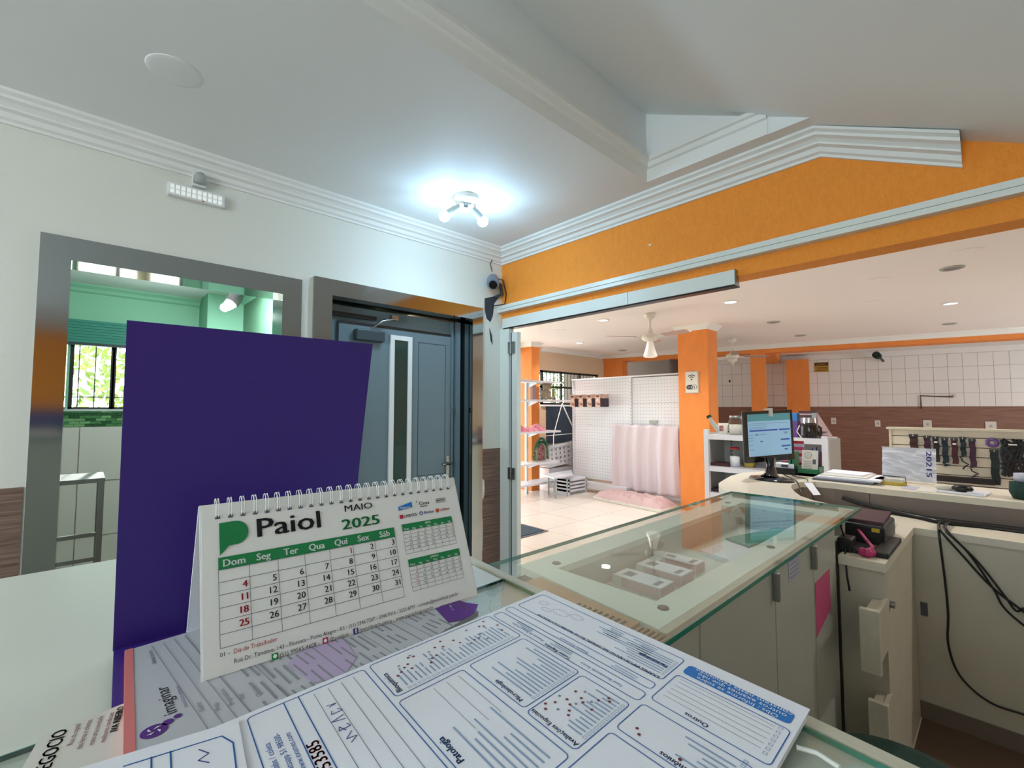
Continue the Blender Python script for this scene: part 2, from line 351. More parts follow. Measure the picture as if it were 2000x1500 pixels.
# room behind the left frame
wg = MB()
wg.box(-2.4, -.07, 4.6, 4.72, 1.22, 2.34).box(.58, 2.3, 4.6, 4.72, 1.22, 2.34).box(-.07, .58, 4.6, 4.72, 1.84, 2.34).box(-.07, .58, 4.6, 4.72, 1.22, 1.345)
wb = wg.build('wall_back', 'green_wall', kind=ST)
bx(-2.4, 2.3, 4.595, 4.72, 0, 1.22).build('lower_tiling', 'tile_white', parent=wb, label='pale lower wall tiling')
g = MB()
for z in (.42, .82): g.box(-2.4, 2.3, 4.592, 4.596, z, z+.004)
for x in (-.4, 0.0, .4, .8): g.box(x, x+.004, 4.592, 4.596, 0, 1.22)
g.build('tile_joint', 'tile_grout', parent=wb)
protos = {}
for r_ in range(6):
    for c_ in range(18):
        k = random.choice(('mosaic', 'mosaic_light', 'mosaic_dark')); x = -.32+c_*.058-(r_ % 2)*.029; z = 1.222+r_*.0205
        if k not in protos: protos[k] = bx(0, .055, -.006, 0, 0, .018).build('mosaic_tile', k, parent=wb); o = protos[k]
        else: o = protos[k].copy(); C.objects.link(o); o.parent = wb
        o.location = (x, 4.596, z)
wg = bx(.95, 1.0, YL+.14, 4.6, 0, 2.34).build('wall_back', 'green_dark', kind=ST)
bx(.70, .95, 4.25, 4.6, 0, 2.34).build('wall_back', 'green_wall', kind=ST)
bx(-2.4, -2.34, YL+.14, 4.72, 0, 2.34).build('wall_back', 'green_wall', kind=ST)
bx(-2.4, 2.3, YL+.14, 4.6, 2.265, 2.32).build('ceiling', 'ceiling_white', kind=ST)
sweep([(0, 0), (.06, 0), (.06, -.01), (.03, -.03), (.02, -.05), (0, -.06)], [(-2.3, 4.6, 2.264), (.95, 4.6, 2.264), (.95, 2.75, 2.264)], [(0, -1), (-1, -1), (-1, 0)], 'trim_4', 'green_wall', kind=ST)
w1 = thing('window_1', None, None, (.25, 4.62, 1.34), kind=ST)
f = MB()
for x in (-.07, .155, .165, .555): f.box(x, x+.022, 4.63, 4.66, 1.345, 1.84)
f.box(-.07, .58, 4.63, 4.66, 1.345, 1.365).box(-.07, .58, 4.63, 4.66, 1.82, 1.84).build('window_frame', 'dark_frame', parent=w1)
bx(-.05, .56, 4.642, 4.646, 1.36, 1.825).build('pane', 'glass_clear', parent=w1)
f = MB()
for i in range(7): f.tube([(-.02+i*.09, 4.70, 1.345), (-.02+i*.09, 4.70, 1.84)], .004, 6)
f.tube([(-.07, 4.70, 1.44), (.58, 4.70, 1.44)], .004, 6); f.build('security_bars', 'dark_frame', parent=w1)
bx(-.09, .6, 4.585, 4.6, 1.335, 1.35).build('window_sill', 'metal_white', parent=w1)
bl = thing('roller_blind', 'teal slatted roller blind half lowered above the barred window', 'blind', (.25, 4.58, 1.83))
for i in range(8): bx(-.2, .66, 4.565, 4.58, 1.835+i*.021, 1.835+i*.021+.019).build('slat', 'teal_blind', parent=bl)
bx(-.2, .66, 4.56, 4.585, 1.815, 1.835).build('bottom_bar', 'door_dark', parent=bl)

# far hall: ceiling, walls, beams, pillars --------------------------------
bx(XO+.12, 12.6, -3, 9, ZH, ZH+.05).build('ceiling', 'ceiling_hall', kind=ST)
Yb = 5.7
wf = MB()
wf.box(6.0, 8.2, Yb, Yb+.14, 2.06, ZH).box(7.8, 8.2, Yb, Yb+.14, 0, 2.06).box(2.4, 6.0, Yb, Yb+.14, 2.3, ZH).box(2.4, 2.5, Yb, Yb+.14, 0, 2.3).box(6.0, 7.8, Yb, Yb+.14, 0, 1.42)
wfar = wf.build('wall_back', 'beige_wall', kind=ST)
bx(6.18, 7.5, Yb-.03, Yb, .73, 1.40).build('dark_board', 'navy_panel', parent=wfar, label='dark blue board below the barred window')
bx(XO+.0, XO+.12, YL+.14, 5.84, 0, ZH).build('wall_left', 'beige_wall', kind=ST)
w2 = thing('window_2', None, None, (6.95, Yb, 1.42), kind=ST)
f = MB()
for x in (6.08, 6.62, 7.17, 7.74): f.box(x, x+.04, Yb+.02, Yb+.06, 1.43, 2.06)
for z in (1.43, 1.74, 2.02): f.box(6.08, 7.78, Yb+.02, Yb+.06, z, z+.035)
f.build('window_frame', 'dark_frame', parent=w2)
bx(6.1, 7.76, Yb+.035, Yb+.04, 1.45, 2.04).build('pane', 'glass_clear', parent=w2)
f = MB()
for i in range(17): f.tube([(6.12+i*.1, Yb+.11, 1.42), (6.12+i*.1, Yb+.11, 2.06)], .007, 6)
f.build('security_bars', 'dark_frame', parent=w2)
bx(6.05, 7.8, Yb-.05, Yb, 1.40, 1.43).build('window_sill', 'metal_white', parent=w2)
w3 = thing('window_3', None, None, (3.9, Yb, 0), kind=ST)
f = MB()
for x in (2.5, 3.4, 4.3, 5.2): f.box(x, x+.05, Yb+.03, Yb+.08, .02, 2.3)
f.box(2.5, 5.25, Yb+.03, Yb+.08, .02, .08).box(2.5, 5.25, Yb+.03, Yb+.08, 2.24, 2.3).build('window_frame', 'metal_white', parent=w3)
bx(2.52, 5.23, Yb+.05, Yb+.056, .05, 2.26).build('pane', 'glass_clear', parent=w3)
# wall frame of the tiled wall and beam: rotated grid
NB = Vector((.969, .247, 0)); TB = Vector((-.247, .969, 0))
def W(c_, s_, z): p = NB*c_+TB*s_; return (p.x, p.y, z)
def wbox(mb, c0, c1, s0, s1, z0, z1):
    vs = [W(c_, s_, z) for z in (z0, z1) for s_ in (s0, s1) for c_ in (c0, c1)]
    return mb.add(vs, [(0, 2, 3, 1), (4, 5, 7, 6), (0, 1, 5, 4), (2, 6, 7, 3), (0, 4, 6, 2), (1, 3, 7, 5)])
CT = 11.4
tw = wbox(MB(), CT+.012, CT+.15, -6.5, 2.6, 0, ZH).build('wall_back', 'tile_grout', kind=ST)
proto = None; rows = [1.40+i*.242 for i in range(4)]
for j, z in enumerate(rows):
    for i in range(34):
        s0 = -4.2+i*.2
        if proto is None:
            proto = bx(0, .196, 0, .012, 0, .238).build('wall_tile', 'tile_white', parent=tw); o = proto
        else: o = proto.copy(); C.objects.link(o); o.parent = tw
        p = W(CT+.012, s0+.002, z); o.location = p; o.rotation_euler = (0, 0, math.atan2(TB.y, TB.x))
wbox(MB(), CT-.002, CT+.012, -6.5, 2.6, 2.368, ZH).build('plaster_band', 'tile_white', parent=tw)
wbox(MB(), CT-.004, CT+.012, -6.5, 2.6, 0, 1.398).build('wood_wainscot', 'wood_wall', parent=tw, label='reddish brown wood wainscot')
for s_, z_ in ((2.22, 2.2), ): pass
gz = wbox(MB(), 10.6, 10.7, 2.25, 5.2, 0, ZH).build('wall_back', 'bay_shade_grey', kind=ST)  # dark grey puts the shadow of the bay into the wall colour
wbox(MB(), 9.3, 10.6, 2.2, 2.25, 0, ZH).build('wall_back', 'bay_shade_grey', kind=ST)
# orange beam under the hall ceiling, its moulding
wbox(MB(), 9.1, 9.4, -6.5, 3.62, 2.33, ZH).build('trim_5', 'orange_paint', kind=ST)
crp = [(0, 0), (.09, 0), (.09, -.02), (.05, -.04), (.03, -.065), (0, -.075)]
pth = [(5.98, Yb, ZH), W(9.1, 3.58, ZH), W(9.1, -6.4, ZH)]
sweep(crp, [(6.02, Yb, ZH), (7.93, Yb, ZH), W(9.1, -6.4, ZH)], [(0, -1), (-.97-.0, -1.0), (-.969, -.247)], 'trim_6', 'plaster_white', kind=ST)
def pillar(name, x0, x1, y0, y1, label, capital=True, z1=2.4):
    p = thing(name, label, 'pillar', ((x0+x1)/2, (y0+y1)/2, 0), 'orange pillars of the far hall')
    bx(x0, x1, y0, y1, 0, z1).build('shaft', 'orange_paint', parent=p)
    if capital:
        m = MB(); e = .06
        b0 = [(x0, y0, z1), (x1, y0, z1), (x1, y1, z1), (x0, y1, z1)]; b1 = [(x0-e, y0-e, ZH), (x1+e, y0-e, ZH), (x1+e, y1+e, ZH), (x0-e, y1+e, ZH)]
        m.add(b0+b1, [(0, 1, 5, 4), (1, 2, 6, 5), (2, 3, 7, 6), (3, 0, 4, 7), (0, 3, 2, 1), (4, 5, 6, 7)])
        m.build('flared_capital', 'plaster_white', parent=p)
    return p
pw = pillar('pillar', 5.95, 6.24, 2.62, 3.03, 'big orange pillar with the wifi sign on its face')
pillar('pillar', 5.48, 5.67, 5.38, 5.69, 'orange pillar behind the white shelf at the far left of the hall')
def wpillar(c0, c1, s0, s1, z1, label):
    a = W((c0+c1)/2, (s0+s1)/2, 0); p = thing('pillar', label, 'pillar', a, 'orange pillars of the far hall')
    wbox(MB(), c0, c1, s0, s1, 0, z1).build('shaft', 'orange_paint', parent=p); return p
wpillar(9.13, 9.42, 3.15, 3.58, 2.33, 'orange pillar in the far left corner beside the dark bay')
wpillar(9.1, 9.42, .595, .817, 2.33, 'slim orange pillar under the beam just above the computer monitor')
wpillar(11.0, 11.39, -.06, .34, 2.36, 'broad orange pillar against the tiled wall right of the slim one')
wbox(MB(), 9.4, 11.39, .45, .7, 2.33, ZH).build('trim_7', 'orange_paint', kind=ST)
# closing walls of the building outside the view and of the shop front
bx(-2.45, -2.39, 1.4, YL, 0, 2.6).box(-2.45, -2.39, -2.0, -.8, 0, 2.6).box(-2.45, -2.39, -.8, 1.4, 2.4, 2.6).box(-2.45, -2.39, -.8, 1.4, 0, .9).build('wall_front', 'cream_wall', kind=ST)
ws = bx(-2.45, XO+.12, -2.06, -2.0, 0, 2.6).build('wall_right', 'cream_wall', kind=ST)
bx(-1.4, .05, -1.998, -1.985, 1.35, 2.3).box(-1.4, .05, -1.998, -1.985, .75, .95).build('orange_band', 'orange_texture', parent=ws)
bx(-1.4, .05, -1.998, -1.985, .95, 1.348).box(-1.4, .05, -1.998, -1.985, .1, .748).build('blue_band', 'banner_blue', parent=ws)
bx(XO+.06, 4.5, -3.06, -3, 0, ZH).box(4.5, 7.3, -3.06, -3, 0, ZH).box(10.5, 12.6, -3.06, -3, 0, ZH).box(7.3, 10.5, -3.06, -3, 0, 1.1).box(7.3, 10.5, -3.06, -3, 2.15, ZH).build('wall_right', 'beige_wall', kind=ST)
bx(XO+.0, XO+.12, -3.0, -2.06, 0, ZH).build('wall_right', 'beige_wall', kind=ST)
# greenery outside the windows
def tree(x, y, r, z0, z1, label, n=900, trunk=True):
    t = thing('tree', label, 'tree', (x, y, 0), 'trees outside the barred windows')
    m = MB()
    for i in range(n):
        a = random.uniform(0, 6.28); rr = r*random.random()**.5; z = random.uniform(z0, z1)
        p = Vector((x+rr*math.cos(a), y+rr*.6*math.sin(a), z)); s_ = random.uniform(.04, .08)
        u = Vector((random.uniform(-1, 1), random.uniform(-1, 1), random.uniform(-1, 1))).normalized()*s_; v = u.orthogonal().normalized()*s_*.5
        m.add([(p-u)[:], (p+v)[:], (p+u)[:], (p-v)[:]], [(0, 1, 2, 3)])
    m.build('foliage', 'leaf', parent=t, kind='stuff')
    MB().tube([(x, y, -.05), (x+.05, y, z0+.3), (x, y+.02, (z0+z1)/2)], [.1, .08, .03], 8).build('trunk', 'bark', parent=t)
tree(.55, 8.2, 1.1, .9, 3.2, 'leafy yellow-green tree outside the green room window', 2200)
tree(10.3, 9.2, 1.15, 1.0, 3.3, 'leafy tree outside the left half of the hall window band', 2600)
tree(12.8, 9.6, 1.15, 1.0, 3.3, 'leafy tree outside the right half of the hall window band', 1600)
bx(-14, 20, 5.9, 30, -.2, -.05).build('ground', 'laminate_edge', kind=ST)

# ---- lamps: bulbs and downlights that are lit
light('bulb_left', 'POINT', (1.458, 2.105, 2.36), 3.4, (.42, .72, 1), .05)
for _n, _x, _y in (('bulb_beam', 1.455, 2.12), ('bulb_beam', 1.672, 2.02)): light(_n, 'SPOT', (_x, _y, 2.395), 4, (.55, .80, 1), .035, spot=R(172))
light('bulb_right', 'POINT', (1.668, 2.005, 2.36), 3.4, (.42, .72, 1), .05)
sl = thing('ceiling_spot_lamp', 'round white ceiling lamp with two lit bulbs near the corner', 'lamp', (1.555, 2.04, ZC))
MB().lathe([(0, -.03), (.05, -.03), (.072, -.02), (.075, 0), (0, 0)], (1.555, 2.04, ZC), 28).build('ceiling_base', 'fan_white', parent=sl)
for a, b_, lab in (((1.515, 2.065), (1.462, 2.121), 0), ((1.60, 2.03), (1.665, 2.028), 1)):
    arm = MB().tube([(a[0], a[1], ZC-.02), (a[0], a[1], ZC-.06)], .012, 10).build('arm', 'fan_white', parent=sl)
    p0 = Vector((a[0], a[1], ZC-.06)); p1 = Vector((b_[0], b_[1], 2.44)); d_ = (p1-p0).normalized()
    MB().tube([(p0-d_*.01)[:], (p0+d_*.02)[:], (p1-d_*.022)[:]], [.014, .02, .022], 14).build('socket', 'plastic_grey', parent=sl)
    MB().ball(p1[:], .032, 16).build('bulb', 'bulb', parent=sl)
MB().tube([(1.555, 2.045, ZC-.03), (1.555, 2.045, ZC-.05)], .014, 10).build('screw_knob', 'steel', parent=sl)
sp = thing('spot_lamp', 'small lit spotlight on a dark arm in the green room', 'lamp', (.76, 3.6, 2.265))
MB().tube([(.76, 3.6, 2.265), (.77, 3.6, 2.14)], .012, 8).build('stem', 'black', parent=sp)
MB().tube([(.78, 3.6, 2.15), (.755, 3.6, 2.12), (.73, 3.6, 2.08)], [.03, .045, .045], 12).build('shade', 'black', parent=sp)
MB().tube([(.73, 3.6, 2.08), (.70, 3.6, 2.045)], [.04, .03], 12).build('socket', 'white_paint', parent=sp)
MB().ball((.69, 3.6, 2.04), .028, 12).build('bulb', 'bulb', parent=sp)
light('green_room_bulb', 'POINT', (.68, 3.5, 2.0), 17, (.9, .97, 1), .03)
def down(x, y, on, label, r=.075, sq=False, e=52):
    t = thing('downlight' if on else 'ceiling_ring', label, 'ceiling lamp' if on else 'ceiling fitting', (x, y, ZH), 'round fittings in the hall ceiling')
    MB().lathe([(r*.72, -.002), (r*.8, -.012), (r, -.008), (r*1.04, 0)], (x, y, ZH), 24).build('rim', 'white_paint' if on else 'plastic_grey', parent=t)
    MB().lathe([(0, -.004), (r*.72, -.004)], (x, y, ZH), 24).build('lens', 'lamp_on' if on else 'lamp_off', parent=t)
    if on: light('downlight_light', 'SPOT', (x, y, ZH-.02), e, (1, .98, .95), .05, spot=R(140))
down(4.762, 3.409, 1, 'lit downlight nearest the folding door stiles')
down(6.1, 4.85, 1, 'lit downlight above the white left shelf')
down(4.91, 1.91, 1, 'lit downlight right of the white ceiling fan')
down(6.68, .345, 1, 'lit downlight at the far right of the hall ceiling')
for _x, _y, _l in ((3.3, 1.2, 'lit downlight over the showcase, above the view'), (3.3, -1.2, 'lit downlight over the low desk, right of the view'), (6.9, -1.6, 'lit downlight right of the slatwall, outside the view')): down(_x, _y, 1, _l)  # extra lamps outside the view, added to brighten the hall
down(5.01, .24, 0, 'unlit round grey lamp ring near the orange beam at the right')
down(7.5, 4.93, 0, 'small unlit ring above the pegboard')
down(6.47, 1.99, 0, 'unlit ring in front of the second ceiling fan')
down(7.95, 2.08, 0, 'flat unlit ring above the slim orange pillar')
down(8.28, .45, 0, 'unlit ring just before the far moulding at the right')
def cover(x, y, z, r, label, g='blank ceiling cover plates'):
    tag(MB().lathe([(0, -.004), (r*.8, -.0035), (r*.95, -.002), (r, 0), (0, 0)], (x, y, z), 32).build('cover_plate', 'ceiling_hall' if z == ZH else 'ceiling_white', origin=(x, y, z)), label, 'cover plate', g)
cover(.2, 1.97, ZC, .085, 'round white cover plate on the near ceiling above the left chrome frame')
cover(4.565, .135, ZH, .09, 'pale cover plate nearest the white track at the right')
cover(5.0, .70, ZH, .08, 'pale cover plate left of the unlit grey lamp ring')
cover(6.02, .90, ZH, .08, 'pale cover plate left of the far right lit downlight')
cover(6.65, 1.42, ZH, .08, 'pale cover plate between the two fans and the right downlight')
cover(4.94, 4.27, ZH, .08, 'pale cover plate at the left, above the folding door hinge')
# ================================================================== NEAR ROOM OBJECTS
# emergency light, sensor, corner camera
t = thing('emergency_light', 'white emergency light bar with rows of LED cells above the left chrome frame', 'lamp', (.365, YL, 2.36))
bx(.252, .478, YL-.035, YL, 2.332, 2.392).build('housing', 'white_paint', parent=t, bevel=.006)
cl = MB()
for i in range(10):
    for j in range(2): cl.box(.262+i*.0209, .277+i*.0209, YL-.038, YL-.035, 2.341+j*.023, 2.357+j*.023)
cl.build('led_cells', 'led_cell', parent=t, kind='stuff')
bx(.385, .392, YL-.037, YL-.035, 2.334, 2.339).build('indicator', 'ink_orange', parent=t, label='tiny glowing orange indicator')
t = thing('motion_sensor', 'small white motion sensor under the crown moulding above the emergency light', 'sensor', (.375, YL, 2.44))
bx(.345, .40, YL-.03, YL, 2.405, 2.465).build('backplate', 'white_paint', parent=t, bevel=.004)
MB().lathe([(0, .03), (.016, .028), (.026, .012), (.028, -.02), (0, -.022)], (.372, YL-.045, 2.435), 16).build('sensor_head', 'plastic_grey', parent=t)
t = thing('corner_camera', 'bullet security camera on a bracket in the corner under the crown moulding', 'camera', (2.30, 2.56, 2.30))
MB().tube([(2.235, 2.60, 2.335), (2.205, 2.565, 2.305), (2.165, 2.515, 2.265), (2.158, 2.507, 2.257)], [.036, .045, .046, .042], 18).build('camera_body', 'camera_grey', parent=t, label='grey cylindrical camera body')
MB().tube([(2.157, 2.506, 2.256), (2.150, 2.498, 2.249)], .03, 18).build('lens_glass', 'black_gloss', parent=t)
MB().tube([(2.24, 2.60, 2.33), (2.29, 2.575, 2.29), (2.29, 2.56, 2.22), (2.25, 2.59, 2.19)], .012, 8).build('bracket', 'door_dark', parent=t)
MB().tube([(2.235, 2.597, 2.34), (2.31, 2.57, 2.33), (2.316, 2.54, 2.22), (2.31, 2.55, 2.14), (2.22, 2.585, 2.12)], .004, 6).build('cable', 'black', parent=t)
MB().tube([(2.22, 2.59, 2.38), (2.2, 2.59, 2.44), (2.23, 2.57, 2.5)], .003, 6).build('cable', 'black', parent=t)

# ---------------------------------------------------------------- front counter (1.18 high)
ZD = 1.176; XE = .345; YE = .712
t = thing('front_counter', 'white laminate counter in the foreground under the papers and calendar', 'counter', (-.3, .05, 0))
def xe(y, d=0.): return .302+.0976*(y-.03)-d
def edge(d0, d1, y0, y1): return [(xe(y0, d1), y0), (xe(y0, d0), y0), (xe(y1, d0), y1), (xe(y1, d1), y1)]
MB().prism([(-1.0, -.55), (xe(-.55, .013), -.55), (xe(YE, .013), YE), (-1.0, YE)], ZD-.025, ZD).build('countertop', 'laminate', parent=t)
MB().prism(edge(0, .0115, -.55, YE), ZD-.04, ZD+.002).build('edge_trim', 'laminate_edge', parent=t, bevel=.002, label='cream edge trim')
MB().prism(edge(.0115, .013, -.55, YE), ZD-.025, ZD-.003).build('trim_gap', 'taupe', parent=t)
MB().prism(edge(.02, .05, -.52, YE-.03), 0, ZD-.04).box(-.98, .25, YE-.06, YE-.03, 0, ZD-.04).build('front_panel', 'laminate', parent=t)
gp = tag(MB().prism([(-.12, -.5), (xe(-.5, .016), -.5), (xe(.352, .016), .352), (-.12, .342)], ZD+.0005, ZD+.0032).build('glass_sheet', 'glass_clear', origin=(.1, 0, ZD)), 'clear glass sheet lying on the white counter beside the calendar', 'glass sheet')
MB().prism([(-.12, .342), (xe(.352, .016), .352), (xe(.352, .016), .3528), (-.12, .3428)], ZD+.0005, ZD+.0032).prism(edge(.0152, .016, -.5, .3528), ZD+.0005, ZD+.0032).build('polished_edge', 'glass_edge', parent=gp, label='dark green polished edge')
Z0 = ZD+.0045
def flat(pts, z, th, name, m, label, cat, group=None):
    o = (sum(p[0] for p in pts)/len(pts), sum(p[1] for p in pts)/len(pts), z)
    return tag(MB().slab([(x, y, z) for x, y in pts], (0, 0, th)).build(name, m, origin=o), label, cat, group)
# brochure (left), text runs away from the camera
br = flat([(-.009, .347), (.026, .353), (.02, .17), (-.045, .17)], Z0, .0006, 'brochure', 'paper_warm', 'cream brochure with dark text at the lower left corner of the counter', 'brochure')
tb = MB(); zt = Z0+.0009
ex = (.17, .98, 0); ez = (-.98, .17, 0)
text(tb, 'BOM NEGOCIO', .0085, (.0015, .3455, zt), ex, ez, align='r', bold=.0002)
text(tb, 'IVA RIBEIRO', .0045, (.0245, .349, zt), ex, ez, align='r', bold=.0002)
tb.build('dark_text', 'ink_black', parent=br)
tb = MB()
for i, (s_, x) in enumerate((('Rua da capital', .0065), ('das feiras e ofertas', .011), ('mais uma novidade', .0155), ('melhores condicoes', .020))): text(tb, s_, .0034, (x, .346, zt), ex, ez, align='r')
tb.build('small_text', 'ink_darkred', parent=br)
# lab pad with red glued edge
A0, A1, A2, A3 = (.029, .416), (.237, .431), (.243, .30), (.0195, .25)
pad = flat([A0, A1, A2, A3], Z0+.0008, .0042, 'order_pad', 'paper_grey', 'pad of grey printed order sheets with purple logo and red glued edge under the calendar', 'paper pad')
MB().slab([(A0[0]-.001, A0[1], Z0+.0008), (A0[0]+.0035, A0[1]+.0004, Z0+.0008), (A3[0]+.0035, A3[1], Z0+.0008), (A3[0]-.001, A3[1], Z0+.0008)], (0, 0, .0046)).build('glued_edge', 'pink_edge', parent=pad, label='red glued edge')
zt = Z0+.0053
tb = MB().lathe([(0, 0), (.0058, 0)], (.0335, .3035, zt), 24); tb.lathe([(0, 0), (.0026, 0)], (.0397, .3072, zt), 16).lathe([(0, 0), (.002, 0)], (.0442, .3095, zt), 16)
tb.build('purple_logo', 'ink_purple', parent=pad)
tb = MB()
for a in range(4):
    an = a*math.pi/2+.6; tb.slab([(.0335+.0012*math.cos(an+1), .3035+.0012*math.sin(an+1), zt+.0002), (.0335+.0038*math.cos(an), .3035+.0038*math.sin(an), zt+.0002), (.0335+.003*math.cos(an+.5), .3035+.003*math.sin(an+.5), zt+.0002)], (0, 0, .0001))
tb.build('logo_mark', 'paper', parent=pad)
exA = (-.02, 1, 0); ezA = (-1, -.02, 0)
tb = MB(); text(tb, 'imaginar', .0092, (.0445, .3135, zt), exA, ezA, width=.034)
text(tb, 'Solicitação de exame', .0035, (.042, .382, zt), exA, ezA, width=.022); tb.build('pad_title', 'ink_black', parent=pad, kind='stuff')
tb = MB(); text(tb, 'DIAGNÓSTICO VETERINÁRIO', .0022, (.0495, .315, zt), exA, ezA, width=.028); tb.build('pad_subtitle', 'ink_purple', parent=pad)
def lane(mb, x0, y0, x1, y1, w_, z): # thin line
    d_ = Vector((x1-x0, y1-y0, 0)).normalized(); n_ = Vector((-d_.y, d_.x, 0))*w_/2
    return mb.slab([(x0+n_.x, y0+n_.y, z), (x1+n_.x, y1+n_.y, z), (x1-n_.x, y1-n_.y, z), (x0-n_.x, y0-n_.y, z)], (0, 0, .00008))
tb = MB()
for x in (.054, .0605, .067, .0735, .0925, .127, .16, .184, .192): lane(tb, x, .285, x-.012, .410+(x-.04)*.07, .0004 if x not in (.0735, .127, .184) else .0008, zt)
random.seed(3)
rows_ = [x for x in [.083+i*.0052 for i in range(26)] if not any(abs(x-q) < .004 for q in (.127, .16, .184, .192))]
for x in rows_:
    y = random.uniform(.268, .285)
    for k in range(4):
        l_ = random.uniform(.012, .026); lane(tb, x-.0008*k, y, x-.0008*k-.002, y+l_, .0013, zt); y += l_+.008
        if y > .42: break
for s_, x, y in (('Nome', .056, .305), ('Prop.', .0625, .30), ('Proprietário', .069, .30), ('Vet.', .075, .302), ('Clínica', .0825, .298)): text(tb, s_, .0042, (x, y, zt), (-.06, 1, 0), (-1, -.06, 0))
tb.build('pad_print', 'ink_grey', parent=pad, kind='stuff')
tb = MB()
for x in rows_:
    for y in (.2625+.0,):
        for q in ((0, 0, .0025, 0), (.0025, 0, .0025, .003), (.0025, .003, 0, .003), (0, .003, 0, 0)): lane(tb, x+q[0], y+q[1]+.008, x+q[2], y+q[3]+.008, .0003, zt)
tb.build('check_boxes', 'ink_grey', parent=pad, kind='stuff')
MB().slab([(.103, .322, zt), (.118, .335, zt), (.135, .352, zt), (.145, .345, zt), (.14, .30, zt), (.125, .285, zt), (.108, .29, zt)], (0, 0, .00005)).build('lilac_patch', 'lilac', parent=pad)
cr = MB()
cr.add([(.213, .299, zt), (.222, .338, zt), (.243, .335, zt), (.2435, .318, zt+.001), (.243, .30, zt+.005), (.235, .294, zt+.003), (.224, .294, zt+.001)], [(0, 1, 2, 3, 4, 5, 6)])
cr.build('purple_corner', 'ink_purple', parent=pad, label='curled purple corner of the sheet')
tb = MB(); text(tb, 'imaginar', .003, (.228, .312, zt+.0014), (.3, 1, 0), (-1, .3, 0)); tb.build('corner_text', 'paper', parent=pad)

# blue exam form
A = Vector((.311, .289, 0)); e1 = Vector((-.0756, -.9971, 0)); n1 = Vector((-.9971, .0756, 0)); nn = n1+e1*.10
ZF = Z0+.0062
def F(u, v, z=0.): p = A+e1*(u/1000)+nn*(v/1000); return (p.x, p.y, ZF+z)
form = tag(MB().slab([F(0, 0), F(211, 0), F(211, 297), F(0, 297)], (0, 0, .0007)).slab([F(1, 1, -.0055), F(209.5, 1, -.0055), F(209.5, 296, -.0055), F(1, 296, -.0055)], (0, 0, .0052)).build('exam_form', 'paper', origin=F(105, 150)), 'large white exam request form with blue boxes lying across the counter', 'form')
PT = .0009
def rrect(mb, u0, u1, v0, v1, r=3., wd=.55):
    pts = []
    for cu, cv, a0 in ((u1-r, v1-r, 0), (u0+r, v1-r, 90), (u0+r, v0+r, 180), (u1-r, v0+r, 270)):
        for k in range(5): a = R(a0+k*22.5); pts.append((cu, cv, math.cos(a), math.sin(a)))
    vs = []
    for cu, cv, ca, sa in pts: vs.append(F(cu+r*ca, cv+r*sa, PT)); vs.append(F(cu+(r-wd)*ca, cv+(r-wd)*sa, PT))
    n_ = len(pts); mb.add(vs, [(2*i, 2*((i+1) % n_), 2*((i+1) % n_)+1, 2*i+1) for i in range(n_)]); return mb
def frect(mb, u0, u1, v0, v1, z=PT): return mb.quad(F(u0, v0, z), F(u1, v0, z), F(u1, v1, z), F(u0, v1, z))
bx_ = MB()
for b_ in ((5, 141.5, 8, 39.5), (3.5, 141.5, 45, 53), (5, 142, 57, 67.5), (3, 44, 70, 171), (47, 101.5, 71, 121), (104, 140.5, 72.5, 122), (48, 141, 126, 172), (145, 209, 26.5, 60), (144.5, 205, 66.5, 94), (144.5, 205, 98, 172), (4, 206, 174.5, 240)): rrect(bx_, *b_)
frect(bx_, 4, 206, 221.3, 221.9); frect(bx_, 4, 206, 213.5, 214.1)
bx_.build('form_boxes', 'ink_blue', parent=form, kind='stuff')
bn = MB()
pts = []
for cu, cv, a0 in ((204, 19.5, 0), (149, 19.5, 90), (149, 14, 180), (204, 14, 270)):
    for k in range(5): a = R(a0+k*22.5); pts.append(F(cu+3*math.cos(a), cv+3*math.sin(a), PT))
bn.add(pts, [tuple(range(len(pts)))]).build('blue_banner', 'blue_banner', parent=form)
EX = (-e1)[:]; EZ = nn[:]
def ft(mb, s_, size, u, v, z=PT, **k): return text(mb, s_, size, F(u, v, z), EX, EZ, **k)
tb = MB(); ft(tb, 'Obs.: Informe se sobre', .0046, 201, 19.2, PT+.0002, width=.046); ft(tb, 'outros exames que não', .0046, 204, 15.3, PT+.0002, width=.05); ft(tb, 'constem nesta requisição', .0046, 206, 11.6, PT+.0002, width=.055)
tb.build('banner_text', 'ink_white', parent=form)
tb = MB()
for s_, z_, u, v, b_ in (('Bioquímica', .0052, 41, 165, .0001), ('Microbiologia', .0045, 96, 116, .0001), ('Avaliações Especiais', .0042, 139, 117, .00008), ('Outros', .0045, 178, 55, .0001), ('Patologia', .0055, 108, 166, .0002), ('Hormônios', .0045, 190, 90, .0001),
                        ('Parasitologia', .0042, 137, 23, .0002), ('EXAMES IMPORTANTES NA AVALIAÇÃO DE NEONATOS E FILHOTES', .0036, 139, 37, .0001), ('Testes Rápidos', .004, 88, 64, .0001), ('Pesquisa Anticorpos', .0032, 92, 50, 0), ('Fator Reumatoide Sérico', .0032, 128, 62, 0),
                        ('Pesquisa de Sangue Oculto', .0032, 60, 62, 0), ('Grupo Petlabs / coleta', .0042, 70, 234, 0), ('whatsapp 51 98500-', .0042, 62, 229, 0), ('www.exames.com', .0042, 62, 224.5, 0)):
    ft(tb, s_, z_, u, v, bold=b_)
tb.build('form_titles', 'ink_blue', parent=form, kind='stuff')
tb = MB(); ft(tb, '553585', .0085, 72, 215.2, bold=.00012, width=.026); tb.build('form_number', 'ink_red', parent=form, label='red printed number 553585')
tb = MB()
def dash(u0, u1, v, h_=1.0): frect(tb, u0, u1, v, v+h_)
random.seed(11)
